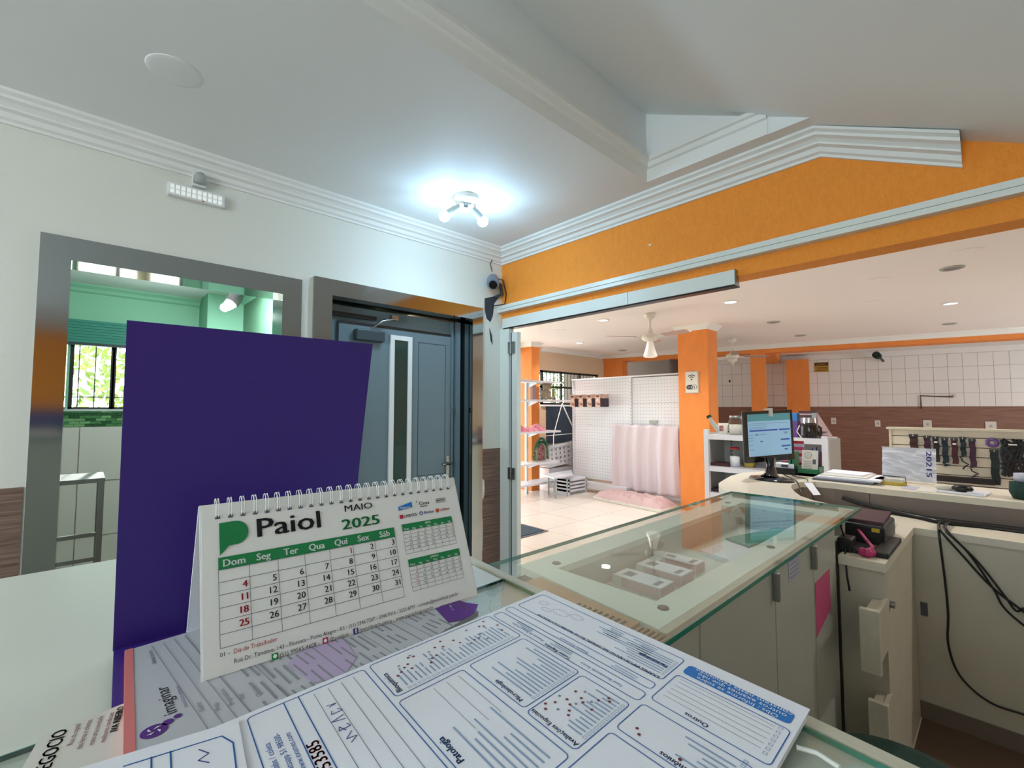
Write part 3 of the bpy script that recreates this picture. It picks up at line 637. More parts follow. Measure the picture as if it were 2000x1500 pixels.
for i in range(26):      # bioquímica rows
    v = 160-i*3.35; l_ = random.uniform(7, 20); dash(38-l_, 38, v); 
    if random.random() < .4: dash(38-l_-7, 38-l_-1.5, v)
for i in range(12): v = 110-i*3.2; dash(97-random.uniform(16, 40), 97, v)
for i in range(12): v = 111-i*3.1; dash(136-random.uniform(8, 22), 136, v)
for i in range(8): v = 33-i*2.6; dash(137-random.uniform(20, 60), 137, v, .8)
for i in range(5): v = 20-i*2.3; dash(122-random.uniform(8, 22), 122, v, .8); dash(95-random.uniform(8, 20), 95, v, .8)
for i in range(3): v = 61-i*1.9; dash(85-random.uniform(15, 30), 85, v, .8); dash(45-random.uniform(10, 24), 45, v, .8)
for i in range(2): v = 48+i*2.3; dash(130-random.uniform(10, 30), 130, v, .7)
for i in range(7): v = 158-i*4; dash(135-random.uniform(20, 50), 135, v)
for i in range(5): v = 86-i*3.6; dash(198-random.uniform(10, 26), 198, v)
for i in range(16): v = 166-i*4; dash(198-random.uniform(15, 36), 198, v)
tb.build('form_fine_print', 'ink_soft', parent=form, kind='stuff')
tb = MB()
for v in (206, 198, 190, 182.5): frect(tb, 8, 204, v, v+.35)
for v in (51, 46.5, 42, 37.5, 33, 29.5): frect(tb, 149, 202, v, v+.3)
for v in (150, 141, 132): frect(tb, 52, 95, v, v+.3)
tb.build('rule_lines', 'ink_grey', parent=form, kind='stuff')
tb = MB()
def ring(u, v, s_=2.): 
    for q in ((0, 0, s_, .25), (0, s_-.25, s_, s_), (0, 0, .25, s_), (s_-.25, 0, s_, s_)): frect(tb, u+q[0], u+q[2], v+q[1], v+q[3])
for i in range(26): ring(40, 159.5-i*3.35)
for i in range(12): ring(98, 109.5-i*3.2); ring(137.2, 110.5-i*3.1)
for i in range(7): ring(203.5, 52-i*4); ring(199, 86-i*3.6)
for i in range(8): ring(138, 32.5-i*2.6, 1.6)
tb.build('check_boxes', 'ink_soft', parent=form, kind='stuff')
tb = MB(); tg = MB()
def dot(mb, u, v, r=.95): mb.add([F(u+r*math.cos(k*.7854), v+r*math.sin(k*.7854), PT+.0001) for k in range(8)], [tuple(range(8))])
for u, v in ((26, 161), (24, 157.6), (21, 154), (25, 150.6), (19, 150.6), (12.5, 147), (13.5, 143.5), (28, 138), (24, 135), (23, 131), (14, 127), (17, 122), (10, 120), (15, 112), (21, 110), (25, 100), (25, 96), (21, 92), (12, 86), (14, 83), (28, 76), (20, 74), (8, 79)): dot(tb, u, v)
for u, v in ((110, 112), (107, 109), (110, 104), (122, 106), (120, 103), (117, 99), (113, 97), (121, 92), (118, 90), (128, 93), (112, 88), (126, 84), (131, 80), (129, 78), (156, 89), (153, 86), (178, 88), (164, 152), (172, 140)): dot(tb, u, v)
for u, v in ((17, 156), (11, 145), (16, 133), (27, 105), (115, 107), (119, 96), (108, 98), (124, 88), (30, 92), (10, 97), (116, 84)): dot(tg, u, v)
tb.build('red_dots', 'ink_darkred', parent=form, kind='stuff'); tg.build('grey_dots', 'ink_grey', parent=form, kind='stuff')
hw = MB()      # pen note 'AC / Clínica' squiggle and faint anatomy sketch
for seq in (((26, 203), (25, 199), (24, 204)), ((30, 200), (33, 198), (33, 204), (30, 203)), ((37, 199), (39, 206), (41, 199)), ((45, 200), (48, 199), (48, 205), (45, 204), (50, 202)), ((52, 200), (56, 204), (57, 199), (60, 203))):
    for a, b_ in zip(seq, seq[1:]): p, q = F(*a, PT), F(*b_, PT); lane(hw, p[0], p[1], q[0], q[1], .0004, ZF+PT)
hw.build('pen_scribble', 'navy_ink', parent=form)
hw = MB()
for cu, cv, ru, rv in ((40, 22, 8, 4), (18, 20, 4.5, 3), (54, 18, 6, 3.5), (28, 27, 5, 2.5)):
    pp = [F(cu+ru*math.cos(k*.4488)*(1+.15*math.sin(3*k)), cv+rv*math.sin(k*.4488), PT) for k in range(15)]
    for p, q in zip(pp, pp[1:]): lane(hw, p[0], p[1], q[0], q[1], .0003, ZF+PT)
hw.build('pale_drawing', 'lilac', parent=form)
# second sheet lying over the left edge of the form
s2 = flat([(-.02, .297), (.066, .279), (.045, .12), (-.05, .13)], ZF+.001, .0007, 'loose_sheet', 'paper', 'loose white sheet with blue box and handwriting at the bottom left of the form', 'paper sheet')
tb = MB(); z_ = ZF+.0018
for a, b_ in (((.057, .271), (.02, .279)), ((.057, .271), (.06, .262)), ((.06, .262), (.045, .16)), ((.037, .276), (.03, .2)), ((.03, .2775), (.023, .2))): lane(tb, *a, *b_, .0007, z_)
tb.build('blue_frame', 'ink_blue', parent=s2)
tb = MB()
for seq in (((.047, .268), (.050, .262), (.0455, .26), (.049, .255)), ((.046, .252), (.052, .246), (.046, .244), (.05, .239))):
    for a, b_ in zip(seq, seq[1:]): lane(tb, *a, *b_, .0005, z_)
tb.build('handwriting', 'navy_ink', parent=s2)
tag(MB().tube([(.268, .078, ZD+.005), (.271, .07, ZD+.005), (.268, .06, ZD+.005)], .0012, 8).build('power_lead', 'white_cord', origin=(.26, .07, ZD+.003)), 'short piece of white cord on the counter right of the form', 'cord')
# purple folder: lower leaf under the papers, upper leaf standing
fo = thing('purple_folder', 'dark purple cardboard folder standing upright behind the calendar', 'folder', (.14, .575, ZD))
MB().slab([(.019, .352, ZD+.0042), (.22, .352, ZD+.0042), (.23, .435, ZD+.0042), (.0232, .435, ZD+.0042)], (0, 0, .0006)).build('lower_leaf', 'purple', parent=fo)
nx, nz = 8, 10; vs = []; fs = []
BLc, BRc, TLc, TRc = Vector((.0228, .435, ZD+.004)), Vector((.193, .436, ZD+.004)), Vector((.0223, .436, 1.415)), Vector((.2143, .436, 1.416))
for j in range(nz+1):
    for i in range(nx+1):
        u, v = i/nx, j/nz; p = (BLc*(1-u)+BRc*u)*(1-v)+(TLc*(1-u)+TRc*u)*v; p.y += .002*math.sin(math.pi*v)
        vs.append(p[:])
k = len(vs); vs += [(x, y+.0014, z) for x, y, z in vs]
for j in range(nz):
    for i in range(nx):
        a = j*(nx+1)+i; fs.append((a, a+1, a+nx+2, a+nx+1)); fs.append((k+a, k+a+nx+1, k+a+nx+2, k+a+1))
for j in range(nz):
    a = j*(nx+1); fs.append((a, a+nx+1, k+a+nx+1, k+a)); a += nx; fs.append((a, k+a, k+a+nx+1, a+nx+1))
for i in range(nx): a = nz*(nx+1)+i; fs.append((a, a+1, k+a+1, k+a)); fs.append((i, k+i, k+i+1, i+1))
MB().add(vs, fs).build('upper_leaf', 'purple', parent=fo)

# ---------------------------------------------------------------- calendar
co = Vector((.05908, .33652, ZF-.002)); cx = Vector((.99828, -.05857, 0)); cz = Vector((.02229, .37991, .92476)); cy = Vector((.05416, .92317, -.38056))
CW, CH = .2042, .1083
co.z = 1.184
cal = thing('desk_calendar', 'green and white tent desk calendar for May 2025 with wire binding', 'calendar', (co+cx*.1+Vector((0, .04, 0)))[:])
def Q(s_, t_, d_=0.): return (co+cx*(s_/1000)+cz*(t_/1000)-cy*(d_/1000))[:]
mb = MB(); mb.slab([Q(0, 0), Q(CW*1000, 0), Q(CW*1000, CH*1000), Q(0, CH*1000)], (cy*.0012)[:]); mb.build('front_board', 'cal_paper', parent=cal)
bz = Vector((.0, -.42, .907)).normalized()
foot = co+Vector((.005, .088, -.001)); f2 = foot+cx*CW
top = co+cz*CH
MB().slab([(foot)[:], (f2)[:], (top+cx*CW+cy*.003)[:], (top+cy*.003)[:]], (0, .0012, 0)).build('back_board', 'paper', parent=cal)
MB().slab([foot[:], f2[:], (co+cx*CW+cy*.002)[:], (co+cy*.002)[:]], (0, 0, .0008)).build('base_board', 'paper', parent=cal)
pg = MB()
for k in range(3): pg.slab([Q(1, 2, .15+.25*k), Q(CW*1000-1, 2, .15+.25*k), Q(CW*1000-1, CH*1000-4, .15+.25*k), Q(1, CH*1000-4, .15+.25*k)], (cy*.00012)[:])
pg.build('page_stack', 'cal_paper', parent=cal)
mb = MB(); hl = MB()
for i in range(25):
    s_ = 10+i*7.68
    hl.quad(Q(s_-1.3, 97.5, 1.1), Q(s_+1.7, 97.5, 1.1), Q(s_+1.7, 99.8, 1.1), Q(s_-1.3, 99.8, 1.1))
    for ds in (-.7, .9):
        mb2 = [Vector(Q(s_+ds, 98.8, 1.2)), Vector(Q(s_+ds, 102, 3.6)), Vector(Q(s_+ds, 107, 4.6)), Vector(Q(s_+ds, 111.5, 2.0)), Vector(Q(s_+ds, 112, -2.5)), Vector(Q(s_+ds, 108, -6)), Vector(Q(s_+ds, 101, -6.5))]
        w_ = MB().tube([p[:] for p in mb2], .0003, 6); w_.build('wire_loop', 'ink_white', parent=cal)
hl.build('punch_holes', 'grid_grey', parent=cal, kind='stuff')
D1, D2, D3 = 1.25, 1.32, 1.4
def cq(mb, s0, s1, t0, t1, d_=D1): return mb.quad(Q(s0, t0, d_), Q(s1, t0, d_), Q(s1, t1, d_), Q(s0, t1, d_))
def ct(mb, s_, size, x, y, d_=D2, **k): return text(mb, s_, size/1000, Q(x, y, d_), cx, cz, **k)
gr = MB(); cq(gr, 10, 135.5, 64, 71.8); cq(gr, 142.8, 192.4, 67.2, 72.8); cq(gr, 143.4, 193.6, 38, 43.9)
pts = [Q(11, 94.5, D1), Q(11, 73, D1), Q(16.5, 78.6, D1), Q(20, 79, D1)]+[Q(20.5+8*math.sin(R(a)), 86.8-8*math.cos(R(a)), D1) for a in range(10, 181, 17)]+[Q(18, 94.8, D1)]
gr.add(pts, [tuple(range(len(pts)))])
gr.build('green_bars', 'ink_green', parent=cal)
tb = MB(); ct(tb, 'Paiol', 18.5, 32.5, 81.3, width=.0445, bold=.00045); ct(tb, 'MAIO', 7.2, 96, 90.2, width=.0235, bold=.0001); tb.build('calendar_name', 'ink_black', parent=cal)
tb = MB(); ct(tb, '2025', 11.2, 92.8, 76.6, width=.031, bold=.00045); tb.build('year', 'ink_green', parent=cal)
tb = MB()
for i, s_ in enumerate(('Dom', 'Seg', 'Ter', 'Qua', 'Qui', 'Sex', 'Sáb')): ct(tb, s_, 6.6, 10+17.93*(i+.5), 65.6, align='c', bold=.0002)
for bx0, by, nm in ((142.8, 70.2, 'ABRIL'), (143.4, 41.3, 'JUNHO')):
    ct(tb, nm, 2.4, bx0+24.8, by, align='c')
    for i, s_ in enumerate(('Dom', 'Seg', 'Ter', 'Qua', 'Qui', 'Sex', 'Sáb')): ct(tb, s_, 2.2, bx0+7.1*(i+.5), by-2.5, align='c')
tb.build('weekday_names', 'ink_white', parent=cal, kind='stuff')
gl = MB(); lw = .3
for i in range(8): cq(gl, 10+17.93*i-lw/2, 10+17.93*i+lw/2, 17, 64)
for j in range(7): cq(gl, 10, 135.5, 17+j*7.83-lw/2, 17+j*7.83+lw/2)
for x0, y0, y1 in ((142.8, 48.4, 67.2), (143.4, 19, 38)):
    for i in range(8): cq(gl, x0+7.09*i-.12, x0+7.09*i+.12, y0, y1)
    for j in range(7): cq(gl, x0, x0+49.6, y0+j*(y1-y0)/6-.12, y0+j*(y1-y0)/6+.12)
gl.build('grid_lines', 'grid_grey', parent=cal)
bk = MB(); rd = MB()
for d_ in range(1, 32):
    col = (d_+3) % 7; row = (d_+3)//7
    ct(rd if (col == 0 or d_ == 1) else bk, str(d_), 6.0, 10+17.93*(col+1)-1.5, 64-7.83*(row+1)+1.9, align='r', bold=.00022 if col == 0 else .0001)
for x0, y0, y1, st, nd in ((142.8, 48.4, 67.2, 2, 30), (143.4, 19, 38, 0, 30)):
    h_ = (y1-y0)/6
    for d_ in range(1, nd+1):
        col = (d_-1+st) % 7; row = (d_-1+st)//7
        ct(rd if col == 0 else bk, str(d_), 2.3, x0+7.09*(col+1)-.6, y1-h_*(row+1)+.6, align='r')
ct(rd, 'Dia do Trabalhador', 3.9, 17, 12.1, width=.0255); ct(bk, '01 -', 3.4, 9.6, 12.3)
ct(bk, 'Rua Dr. Timóteo, 143 - Floresta - Porto Alegre - RS - (51) 3346.7207 - 3346.9016 - 3222-8797 - contato@paioloficial.com.br', 3.6, 17, 6.6, width=.167)
ct(bk, '(51) 99565-4608 -', 3.6, 43, 1.9, width=.0255); ct(bk, '@paiolpet -', 3.6, 75.5, 2, width=.0155); ct(bk, '/paioldistribuidora - www.paioloficial.com.br', 3.6, 97, 2, width=.062)
bk.build('black_dates', 'ink_black', parent=cal); rd.build('red_dates', 'ink_red', parent=cal)
ic = MB(); cq(ic, 38.4, 42.4, 1.4, 5.3); ic.build('phone_icon', 'ink_green', parent=cal); ic = MB(); cq(ic, 70.7, 74.6, 1.4, 5.3); ic.build('photo_icon', 'magenta', parent=cal)
ic = MB(); cq(ic, 92.4, 96.2, 1.4, 5.4); ic.build('letter_icon', 'navy_ink', parent=cal)
ic = MB(); ct(ic, 'f', 4.4, 93.8, 2.1, D3, bold=.0002)
pts = [Q(40.4+1.2*math.cos(a*.5236), 3.5+1.2*math.sin(a*.5236), D2) for a in range(12)]; ic.add(pts, [tuple(range(12))])
pts = [Q(72.6+1.1*math.cos(a*.5236), 3.4+1.1*math.sin(a*.5236), D2) for a in range(12)]; ic.add(pts, [tuple(range(12))]); ic.build('icon_marks', 'ink_white', parent=cal)
ic = MB(); ic.quad(Q(142.2, 84.6, D1), Q(155.4, 86, D1), Q(155.4, 90.8, D1), Q(142.2, 88, D1)); ic.build('sponsor_blue', 'blue_banner', parent=cal)
ic = MB(); ct(ic, 'Elanco', 3.1, 143.4, 85.7, D3, width=.010, bold=.0001); ic.build('sponsor_white_text', 'ink_white', parent=cal)
ic = MB(); ct(ic, 'Ceva', 4, 162, 86.8, width=.0105, bold=.0001); cq(ic, 163, 170, 85.2, 85.8); ct(ic, 'LABYES', 3.4, 145.8, 78.2, width=.0125, bold=.0001); ct(ic, 'v', 4, 159.4, 89.2); ct(ic, 'BRAVET', 2.6, 179.5, 87.6, width=.010, bold=.0001); cq(ic, 179, 189.8, 86.4, 86.7); cq(ic, 179, 189.8, 89.9, 90.2); ic.build('sponsor_black_text', 'ink_black', parent=cal)
ic = MB(); cq(ic, 142.3, 145.4, 77.6, 80.9); ic.build('sponsor_red_mark', 'ink_red', parent=cal)
ic = MB(); ct(ic, 'Biolon', 3.3, 165.6, 78.6, width=.0095, bold=.0001)
for k in range(12):
    a, b_ = k*.5236, (k+1)*.5236; ic.quad(Q(162.7+1.7*math.cos(a), 79.6+1.7*math.sin(a), D1), Q(162.7+1.7*math.cos(b_), 79.6+1.7*math.sin(b_), D1), Q(162.7+1*math.cos(b_), 79.6+1*math.sin(b_), D1), Q(162.7+1*math.cos(a), 79.6+1*math.sin(a), D1))
ic.build('sponsor_blue_text', 'navy_ink', parent=cal)
ic = MB(); ct(ic, 'UcBvet', 3.3, 181.6, 78.9, width=.0105, bold=.0001); ic.add([Q(177.2, 81.4, D1), Q(180.9, 81.4, D1), Q(180.6, 79, D1), Q(179, 77.4, D1), Q(177.5, 79, D1)], [(0, 1, 2, 3, 4)]); ic.build('sponsor_orange_text', 'ink_orange', parent=cal)

# ---------------------------------------------------------------- glass-topped showcase counter
ZG = .94
t = thing('glass_showcase', 'long showcase counter with a greenish glass top and white frame board', 'counter', (1.4, .67, 0))
bx(.45, 2.33, .415, .925, ZG, ZG+.01).build('glass_top', 'glass_green', parent=t)
bx(.45, 2.33, .4135, .415, ZG, ZG+.01).box(.45, 2.33, .925, .9265, ZG, ZG+.01).box(2.33, 2.3315, .4135, .9265, ZG, ZG+.01).build('glass_edge', 'glass_edge', parent=t, label='green polished glass edge')
fb = MB(); X0, X1, Y0, Y1 = .80, 2.25, .46, .895; x0, x1, y0, y1 = .92, 2.15, .53, .81
fb.prism([(.808, Y0), (x0, Y0), (x0, Y1), (.862, Y1)], ZG-.02, ZG-.003).box(x1, X1, Y0, Y1, ZG-.02, ZG-.003).box(x0, x1, Y0, y0, ZG-.02, ZG-.003).box(x0, x1, y1, Y1, ZG-.02, ZG-.003)
fb.build('frame_board', 'board_white', parent=t, label='pale white board framing the display well')
bx(.45, 2.28, .46, .925, .80, .845).build('display_floor', 'board_side', parent=t)
w_ = MB(); w_.box(x0-.01, x0, y0, y1, .845, ZG-.02).box(x1, x1+.01, y0, y1, .845, ZG-.02).box(x0, x1, y0-.01, y0, .845, ZG-.02).box(x0, x1, y1, y1+.01, .845, ZG-.02).build('well_wall', 'well_grey', parent=t)
bx(1.372, 1.376, .80, y1, .85, ZG-.02).build('divider', 'grid_grey', parent=t)
bx(.45, 2.28, .91, .925, 0, .90).box(.45, .47, .46, .925, 0, .93).box(2.24, 2.28, .46, .925, 0, .90).box(.45, 2.28, .46, .91, .70, .72).build('carcass', 'beige_panel', parent=t)
bx(.47, X0, .46, .91, ZG-.03, ZG-.012).build('end_board', 'beige_panel', parent=t)
bx(X0, 2.3, .44, .458, ZG-.02, ZG-.002).build('edge_rail', 'beige_panel', parent=t)
bx(.45, .93, .44, .46, .06, .925).build('door', 'cab_grey', parent=t)
for a, b_, hx in ((.936, 1.376, 1.36), (1.382, 1.735, 1.715), (1.741, 2.02, None)):
    d_ = bx(a, b_, .44, .458, .06, .925).build('door', 'cab_grey', parent=t, bevel=.002)
    if hx: bx(hx-.004, hx+.012, .424, .44, .842, .918).build('handle', 'steel', parent=d_, bevel=.003)
for i, (x, y) in enumerate(((.947, .837), (.899, .501), (1.523, .495), (2.1, .85))):
    MB().lathe([(0, .0028), (.011, .0028), (.012, 0), (0, 0)], (x, y, ZG-.003), 20).build('rubber_bumper', 'grid_grey', parent=t)
# boxes and bits inside
names_ = ('slim white carton in the showcase nearest the foreground counter', 'middle slim white carton in the showcase', 'slim white carton in the showcase furthest from the foreground counter')
for (xa, xb, ya, yb), lab in zip(((1.135, 1.21, .64, .79), (1.262, 1.335, .645, .792), (1.382, 1.442, .66, .79)), names_):
    q = thing('slim_carton', lab, 'box', ((xa+xb)/2, (ya+yb)/2, .845), 'cartons in the glass showcase')
    bx(xa, xb, ya, yb, .845, .876).build('carton_body', 'board_side', parent=q)
    bx(xa+.001, xb-.001, ya+.001, yb-.001, .876, .8765).build('printed_top', 'paper', parent=q)
    bx(xa, xb, ya+.002, yb-.04, .8455, .87).build('pink_band', 'maroon', parent=q) if 0 else bx(xa-.0006, xa, ya+.002, yb-.03, .847, .874).box(xa, xb, ya-.0006, ya, .847, .874).build('pink_side', 'cushion_pink', parent=q)
    m_ = MB().box(xa+.02, xb-.02, yb-.05, yb-.02, .8765, .8768).box(xa+.01, xa+.05, ya+.015, ya+.03, .8765, .8768).build('printed_marks', 'ink_grey', parent=q)
mt = MB()
for i in range(16): mt.box(.94+i*.026, .964+i*.026, .695, .805, .845, .849)
tag(mt.build('quilted_mat', 'paper_warm', origin=(1.15, .75, .845)), 'cream quilted strip lying beside the cartons in the showcase', 'mat')
cp = MB(); random.seed(5)
for k in range(5): cp.ball((1.38+random.uniform(-.03, .03), .785+random.uniform(-.012, .008), .868+random.uniform(0, .012)), random.uniform(.012, .02), 7, sq=(1, .9, .7))
tag(cp.build('crumpled_paper', 'paper', origin=(1.38, .785, .85)), 'crumpled white paper ball in the back corner of the showcase', 'paper')
tag(bx(.96, 1.10, .545, .555, .845, .852).box(.99, 1.06, .57, .58, .845, .85).build('label_strip', 'ink_grey', origin=(1.03, .56, .845)), 'grey printed label strip in the near end of the showcase', 'label strip')
flat([(1.56, .60), (1.98, .58), (2.0, .72), (1.6, .75)], .845, .012, 'folded_sheet', 'paper', 'white folded sheet lying flat at the far end of the showcase', 'paper sheet')
flat([(1.75, .64), (2.1, .60), (2.12, .66), (1.8, .74)], .8575, .006, 'teal_folder', 'teal_blind', 'teal folder on the white sheet at the far end of the showcase', 'folder')
# cardboard strips
cb = thing('cardboard_strip', 'long brown cardboard strip with torn corrugation along the near end of the glass', 'cardboard', (.74, .65, ZG-.012))
MB().prism([(.60, .50), (.806, .50), (.842, .80), (.60, .80)], ZG-.008, ZG-.003).build('strip_face', 'cardboard', parent=cb)
r_ = MB()
for i in range(9): r_.box(.745, .79, .517+i*.014, .522+i*.014, ZG-.003, ZG-.001)
r_.build('exposed_corrugation', 'cardboard_dark', parent=cb, kind='stuff')
cb = thing('cardboard_strip', 'short torn cardboard piece at the corner of the glass top', 'cardboard', (.77, .46, ZG-.012))
MB().slab([(.62, .425, ZG-.012), (.80, .425, ZG-.012), (.815, .45, ZG-.012), (.80, .497, ZG-.012), (.62, .497, ZG-.012)], (0, 0, .004)).build('strip_face', 'cardboard', parent=cb)
r_ = MB()
for i in range(6): r_.box(.74, .80, .43+i*.011, .434+i*.011, ZG-.008, ZG-.006)
r_.build('exposed_corrugation', 'cardboard_dark', parent=cb, kind='stuff')
q = tag(bx(1.49, 1.595, .4385, .4395, .855, .925).build('taped_note', 'note_lav', origin=(1.54, .439, .89)), 'pale note with ruled lines taped to the middle cabinet door', 'note')
m_ = MB()
for i in range(5): m_.box(1.5, 1.585, .4378, .4385, .865+i*.012, .867+i*.012)
m_.build('note_lines', 'ink_grey', parent=q)
tag(MB().slab([(1.745, .4385, .79), (1.925, .4385, .795), (1.925, .4385, .66), (1.83, .4385, .64), (1.745, .4385, .62)], (0, .001, 0)).build('pink_note', 'pink_note', origin=(1.83, .439, .7)), 'bright pink paper stuck on the last cabinet door under the glass', 'note')

# ---------------------------------------------------------------- low desk with drawers
t = thing('low_desk', 'beige low desk between the showcase and the raised counter', 'desk', (2.5, .3, 0))
ZL = .82
bx(2.03, 2.335, .30, .435, ZL-.03, ZL).box(2.335, 3.06, .30, .93, ZL-.03, ZL).box(2.745, 3.06, -1.6, .30, ZL-.03, ZL).build('desktop', 'counter_top', parent=t)
bx(2.05, 2.07, .305, .437, 0, ZL-.03).build('front_panel', 'beige_panel', parent=t)
bx(2.071, 2.75, .305, .325, 0, ZL-.03).build('side_panel', 'beige_panel', parent=t)
bx(2.755, 2.775, -1.6, .31, 0.04, ZL-.03).build('modesty_panel', 'beige_panel', parent=t)
bx(2.745, 2.76, -1.6, .31, 0.0, .07).build('plinth', 'taupe', parent=t)
for z0, z1, ex_ in ((.52, .717, .21), (.10, .40, .13)):
    d_ = bx(2.05-ex_, 2.07-ex_, .292, .345, z0, z1).build('drawer_front', 'laminate_edge', parent=t, bevel=.003)
    bx(2.07-ex_, 2.06, .30, .312, z0+.02, z1-.02).box(2.07-ex_, 2.06, .312, .34, z0+.02, z1-.025).build('drawer_box', 'beige_panel', parent=d_)
MB().tube([(2.12, .304, .66), (2.12, .292, .66)], .012, 10).build('lock', 'steel', parent=t)
tag(bx(2.75, 2.7545, .266, .29, .44, .497).build('warning_label', 'grid_grey', origin=(2.752, .278, .47)), 'small dark label stuck at the top left of the beige modesty panel', 'label')
t = thing('receipt_printer', 'black receipt printer on the low desk beside the glass top', 'printer', (2.42, .42, ZL))
bx(2.28, 2.53, .335, .47, ZL, ZL+.075).build('printer_body', 'black', parent=t, bevel=.01)
MB().slab([(2.30, .34, ZL+.075), (2.52, .345, ZL+.085), (2.52, .465, ZL+.085), (2.30, .462, ZL+.075)], (0, 0, .012)).build('lid', 'maroon', parent=t, label='dark brown lid')
bx(2.279, 2.2795, .35, .375, ZL+.05, ZL+.065).build('round_sticker', 'yellow_label', parent=t, label='yellow sticker')
bx(2.54, 2.56, .35, .37, ZL, ZL+.06).build('side_lever', 'grid_grey', parent=t)
t = tag(bx(2.10, 2.40, .30, .345, ZL, ZL+.02).box(2.10, 2.22, .345, .43, ZL, ZL+.018).build('keypad_base', 'black', origin=(2.2, .36, ZL), bevel=.004), 'flat black tray device in front of the receipt printer', 'device')
tag(MB().box(2.09, 2.17, .405, .45, ZL, ZL+.05).build('charger_block', 'black', origin=(2.13, .43, ZL), bevel=.006), 'square black charger block at the desk edge below the glass', 'charger')
tag(MB().tube([(2.13, .435, ZL+.05), (2.10, .438, ZL+.09), (2.08, .43, ZL+.12), (2.2, .43, ZL+.115)], .003, 6).tube([(2.088, .425, ZL+.02), (2.04, .415, ZL-.02), (2.03, .41, ZL-.07), (2.035, .405, ZL-.12)], .003, 6).build('charger_cable', 'black', origin=(2.1, .43, ZL)), 'thin black cable hanging from the charger over the desk front', 'cable')
mg = MB().tube([(2.30, .425, ZL+.05), (2.24, .40, ZL+.045), (2.17, .37, ZL+.035), (2.11, .345, ZL+.03), (2.09, .355, ZL+.024), (2.085, .365, ZL+.022)], .006, 8)
for k, (x, y) in enumerate(((2.08, .37), (2.075, .355), (2.09, .348))): mg.ball((x, y, ZL+.016), .016, 8)
tag(mg.build('hair_tie', 'magenta', origin=(2.2, .38, ZL)), 'magenta plush cord with a bobble on the black tray', 'cord')
flat([(2.40, .475), (2.62, .50), (2.60, .56), (2.38, .54)], ZL, .002, 'white_slip', 'paper', 'white slip of paper behind the receipt printer', 'paper')
flat([(2.62, .35), (2.76, .36), (2.76, .42), (2.61, .41)], ZL, .002, 'white_slip', 'note_lav', 'ruled white label sheet right of the receipt printer', 'paper')
# cables on the panel
def cable(pts, r, label, name='cable', m='black'):
    P_ = [Vector(p) for p in pts]; out = []
    for i in range(len(P_)-1):
        a = P_[max(i-1, 0)]; b_ = P_[i]; c_ = P_[i+1]; d_ = P_[min(i+2, len(P_)-1)]
        for k in range(6):
            s_ = k/6; out.append((.5*((2*b_)+(c_-a)*s_+(2*a-5*b_+4*c_-d_)*s_*s_+(3*b_-a-3*c_+d_)*s_**3))[:])
    out.append(P_[-1][:])
    return tag(MB().tube(out, r, 6).build(name, m, origin=pts[0]), label, 'cable', 'cables of the low desk')
XC = 2.742
cable([(2.9, .224, .83), (XC, .217, .825), (XC, .205, .622), (XC, .2, .474), (XC, .204, .345), (XC, .173, .231), (XC, .093, .162), (XC, -.005, .155), (XC, -.15, .16)], .0042, 'longest black cable hanging from the desk and curving low along the panel')
cable([(2.9, .22, .832), (XC, .211, .826), (XC, .146, .733), (XC, .067, .628), (XC, -.02, .553), (XC, -.15, .45)], .0045, 'upper black cable crossing the beige panel to the right edge')
cable([(2.91, .2, .832), (XC, .196, .828), (XC, .13, .75), (XC, .061, .62), (XC, .035, .555), (XC, -.018, .50), (XC, -.12, .42)], .0042, 'black cable sagging just below the upper one on the beige panel')
cable([(2.92, .19, .836), (XC, .19, .83), (XC, .10, .715), (XC, .03, .60), (XC, .0, .55), (XC, -.03, .565), (XC, -.12, .5)], .0042, 'black cable with a small loop near the right edge of the panel')
cable([(3.03, .62, .87), (3.02, .52, .85), (3.0, .40, .835), (2.97, .30, .828), (2.92, .224, .83), (2.95, .1, .828), (2.96, -.05, .826), (2.96, -.25, .826)], .012, 'thick bundle of dark cables lying along the foot of the raised counter', 'cable_bundle')
cable([(3.04, .60, .86), (3.03, .5, .842), (3.02, .35, .832), (3.0, .2, .83), (3.01, .0, .83), (3.0, -.25, .83)], .007, 'second dark cable behind the bundle at the raised counter', 'cable_bundle')
cable([(2.28, .5, .93), (2.4, .5, .90), (2.55, .47, .885), (2.66, .42, .85), (2.7, .38, .822)], .0022, 'thin white cable arching over the receipt printer', 'cable', 'white_cord')
# stool with a dark green seat below the counter edge
t = thing('stool', 'dark green cushioned stool seat showing past the counter edge at the bottom right', 'stool', (1.42, .20, 0))
MB().lathe([(0, .50), (.12, .50), (.165, .485), (.18, .455), (.175, .43), (0, .43)], (1.42, .20, 0), 28).build('seat', 'dark_green', parent=t)
for a in range(4):
    an = a*math.pi/2+.5; MB().tube([(1.42+.10*math.cos(an), .20+.10*math.sin(an), .43), (1.42+.17*math.cos(an), .20+.17*math.sin(an), 0)], .011, 8).build('leg', 'black', parent=t)

# steel stand in the green room
t = thing('steel_table', 'narrow stainless steel table seen through the left chrome frame', 'table', (0, 3.75, 0))
bx(-.25, .12, 3.6, 3.95, .925, .95).build('tabletop', 'steel', parent=t)
for x, y in ((-.235, 3.615), (.105, 3.615), (-.235, 3.935), (.105, 3.935)): bx(x-.013, x+.013, y-.013, y+.013, 0, .925).build('leg', 'steel', parent=t)
for z in (.48, .62): bx(-.235, .105, 3.61, 3.62, z, z+.02).build('cross_bar', 'steel', parent=t)
bx(-.24, .11, 3.61, 3.94, .30, .315).build('lower_shelf', 'steel', parent=t)
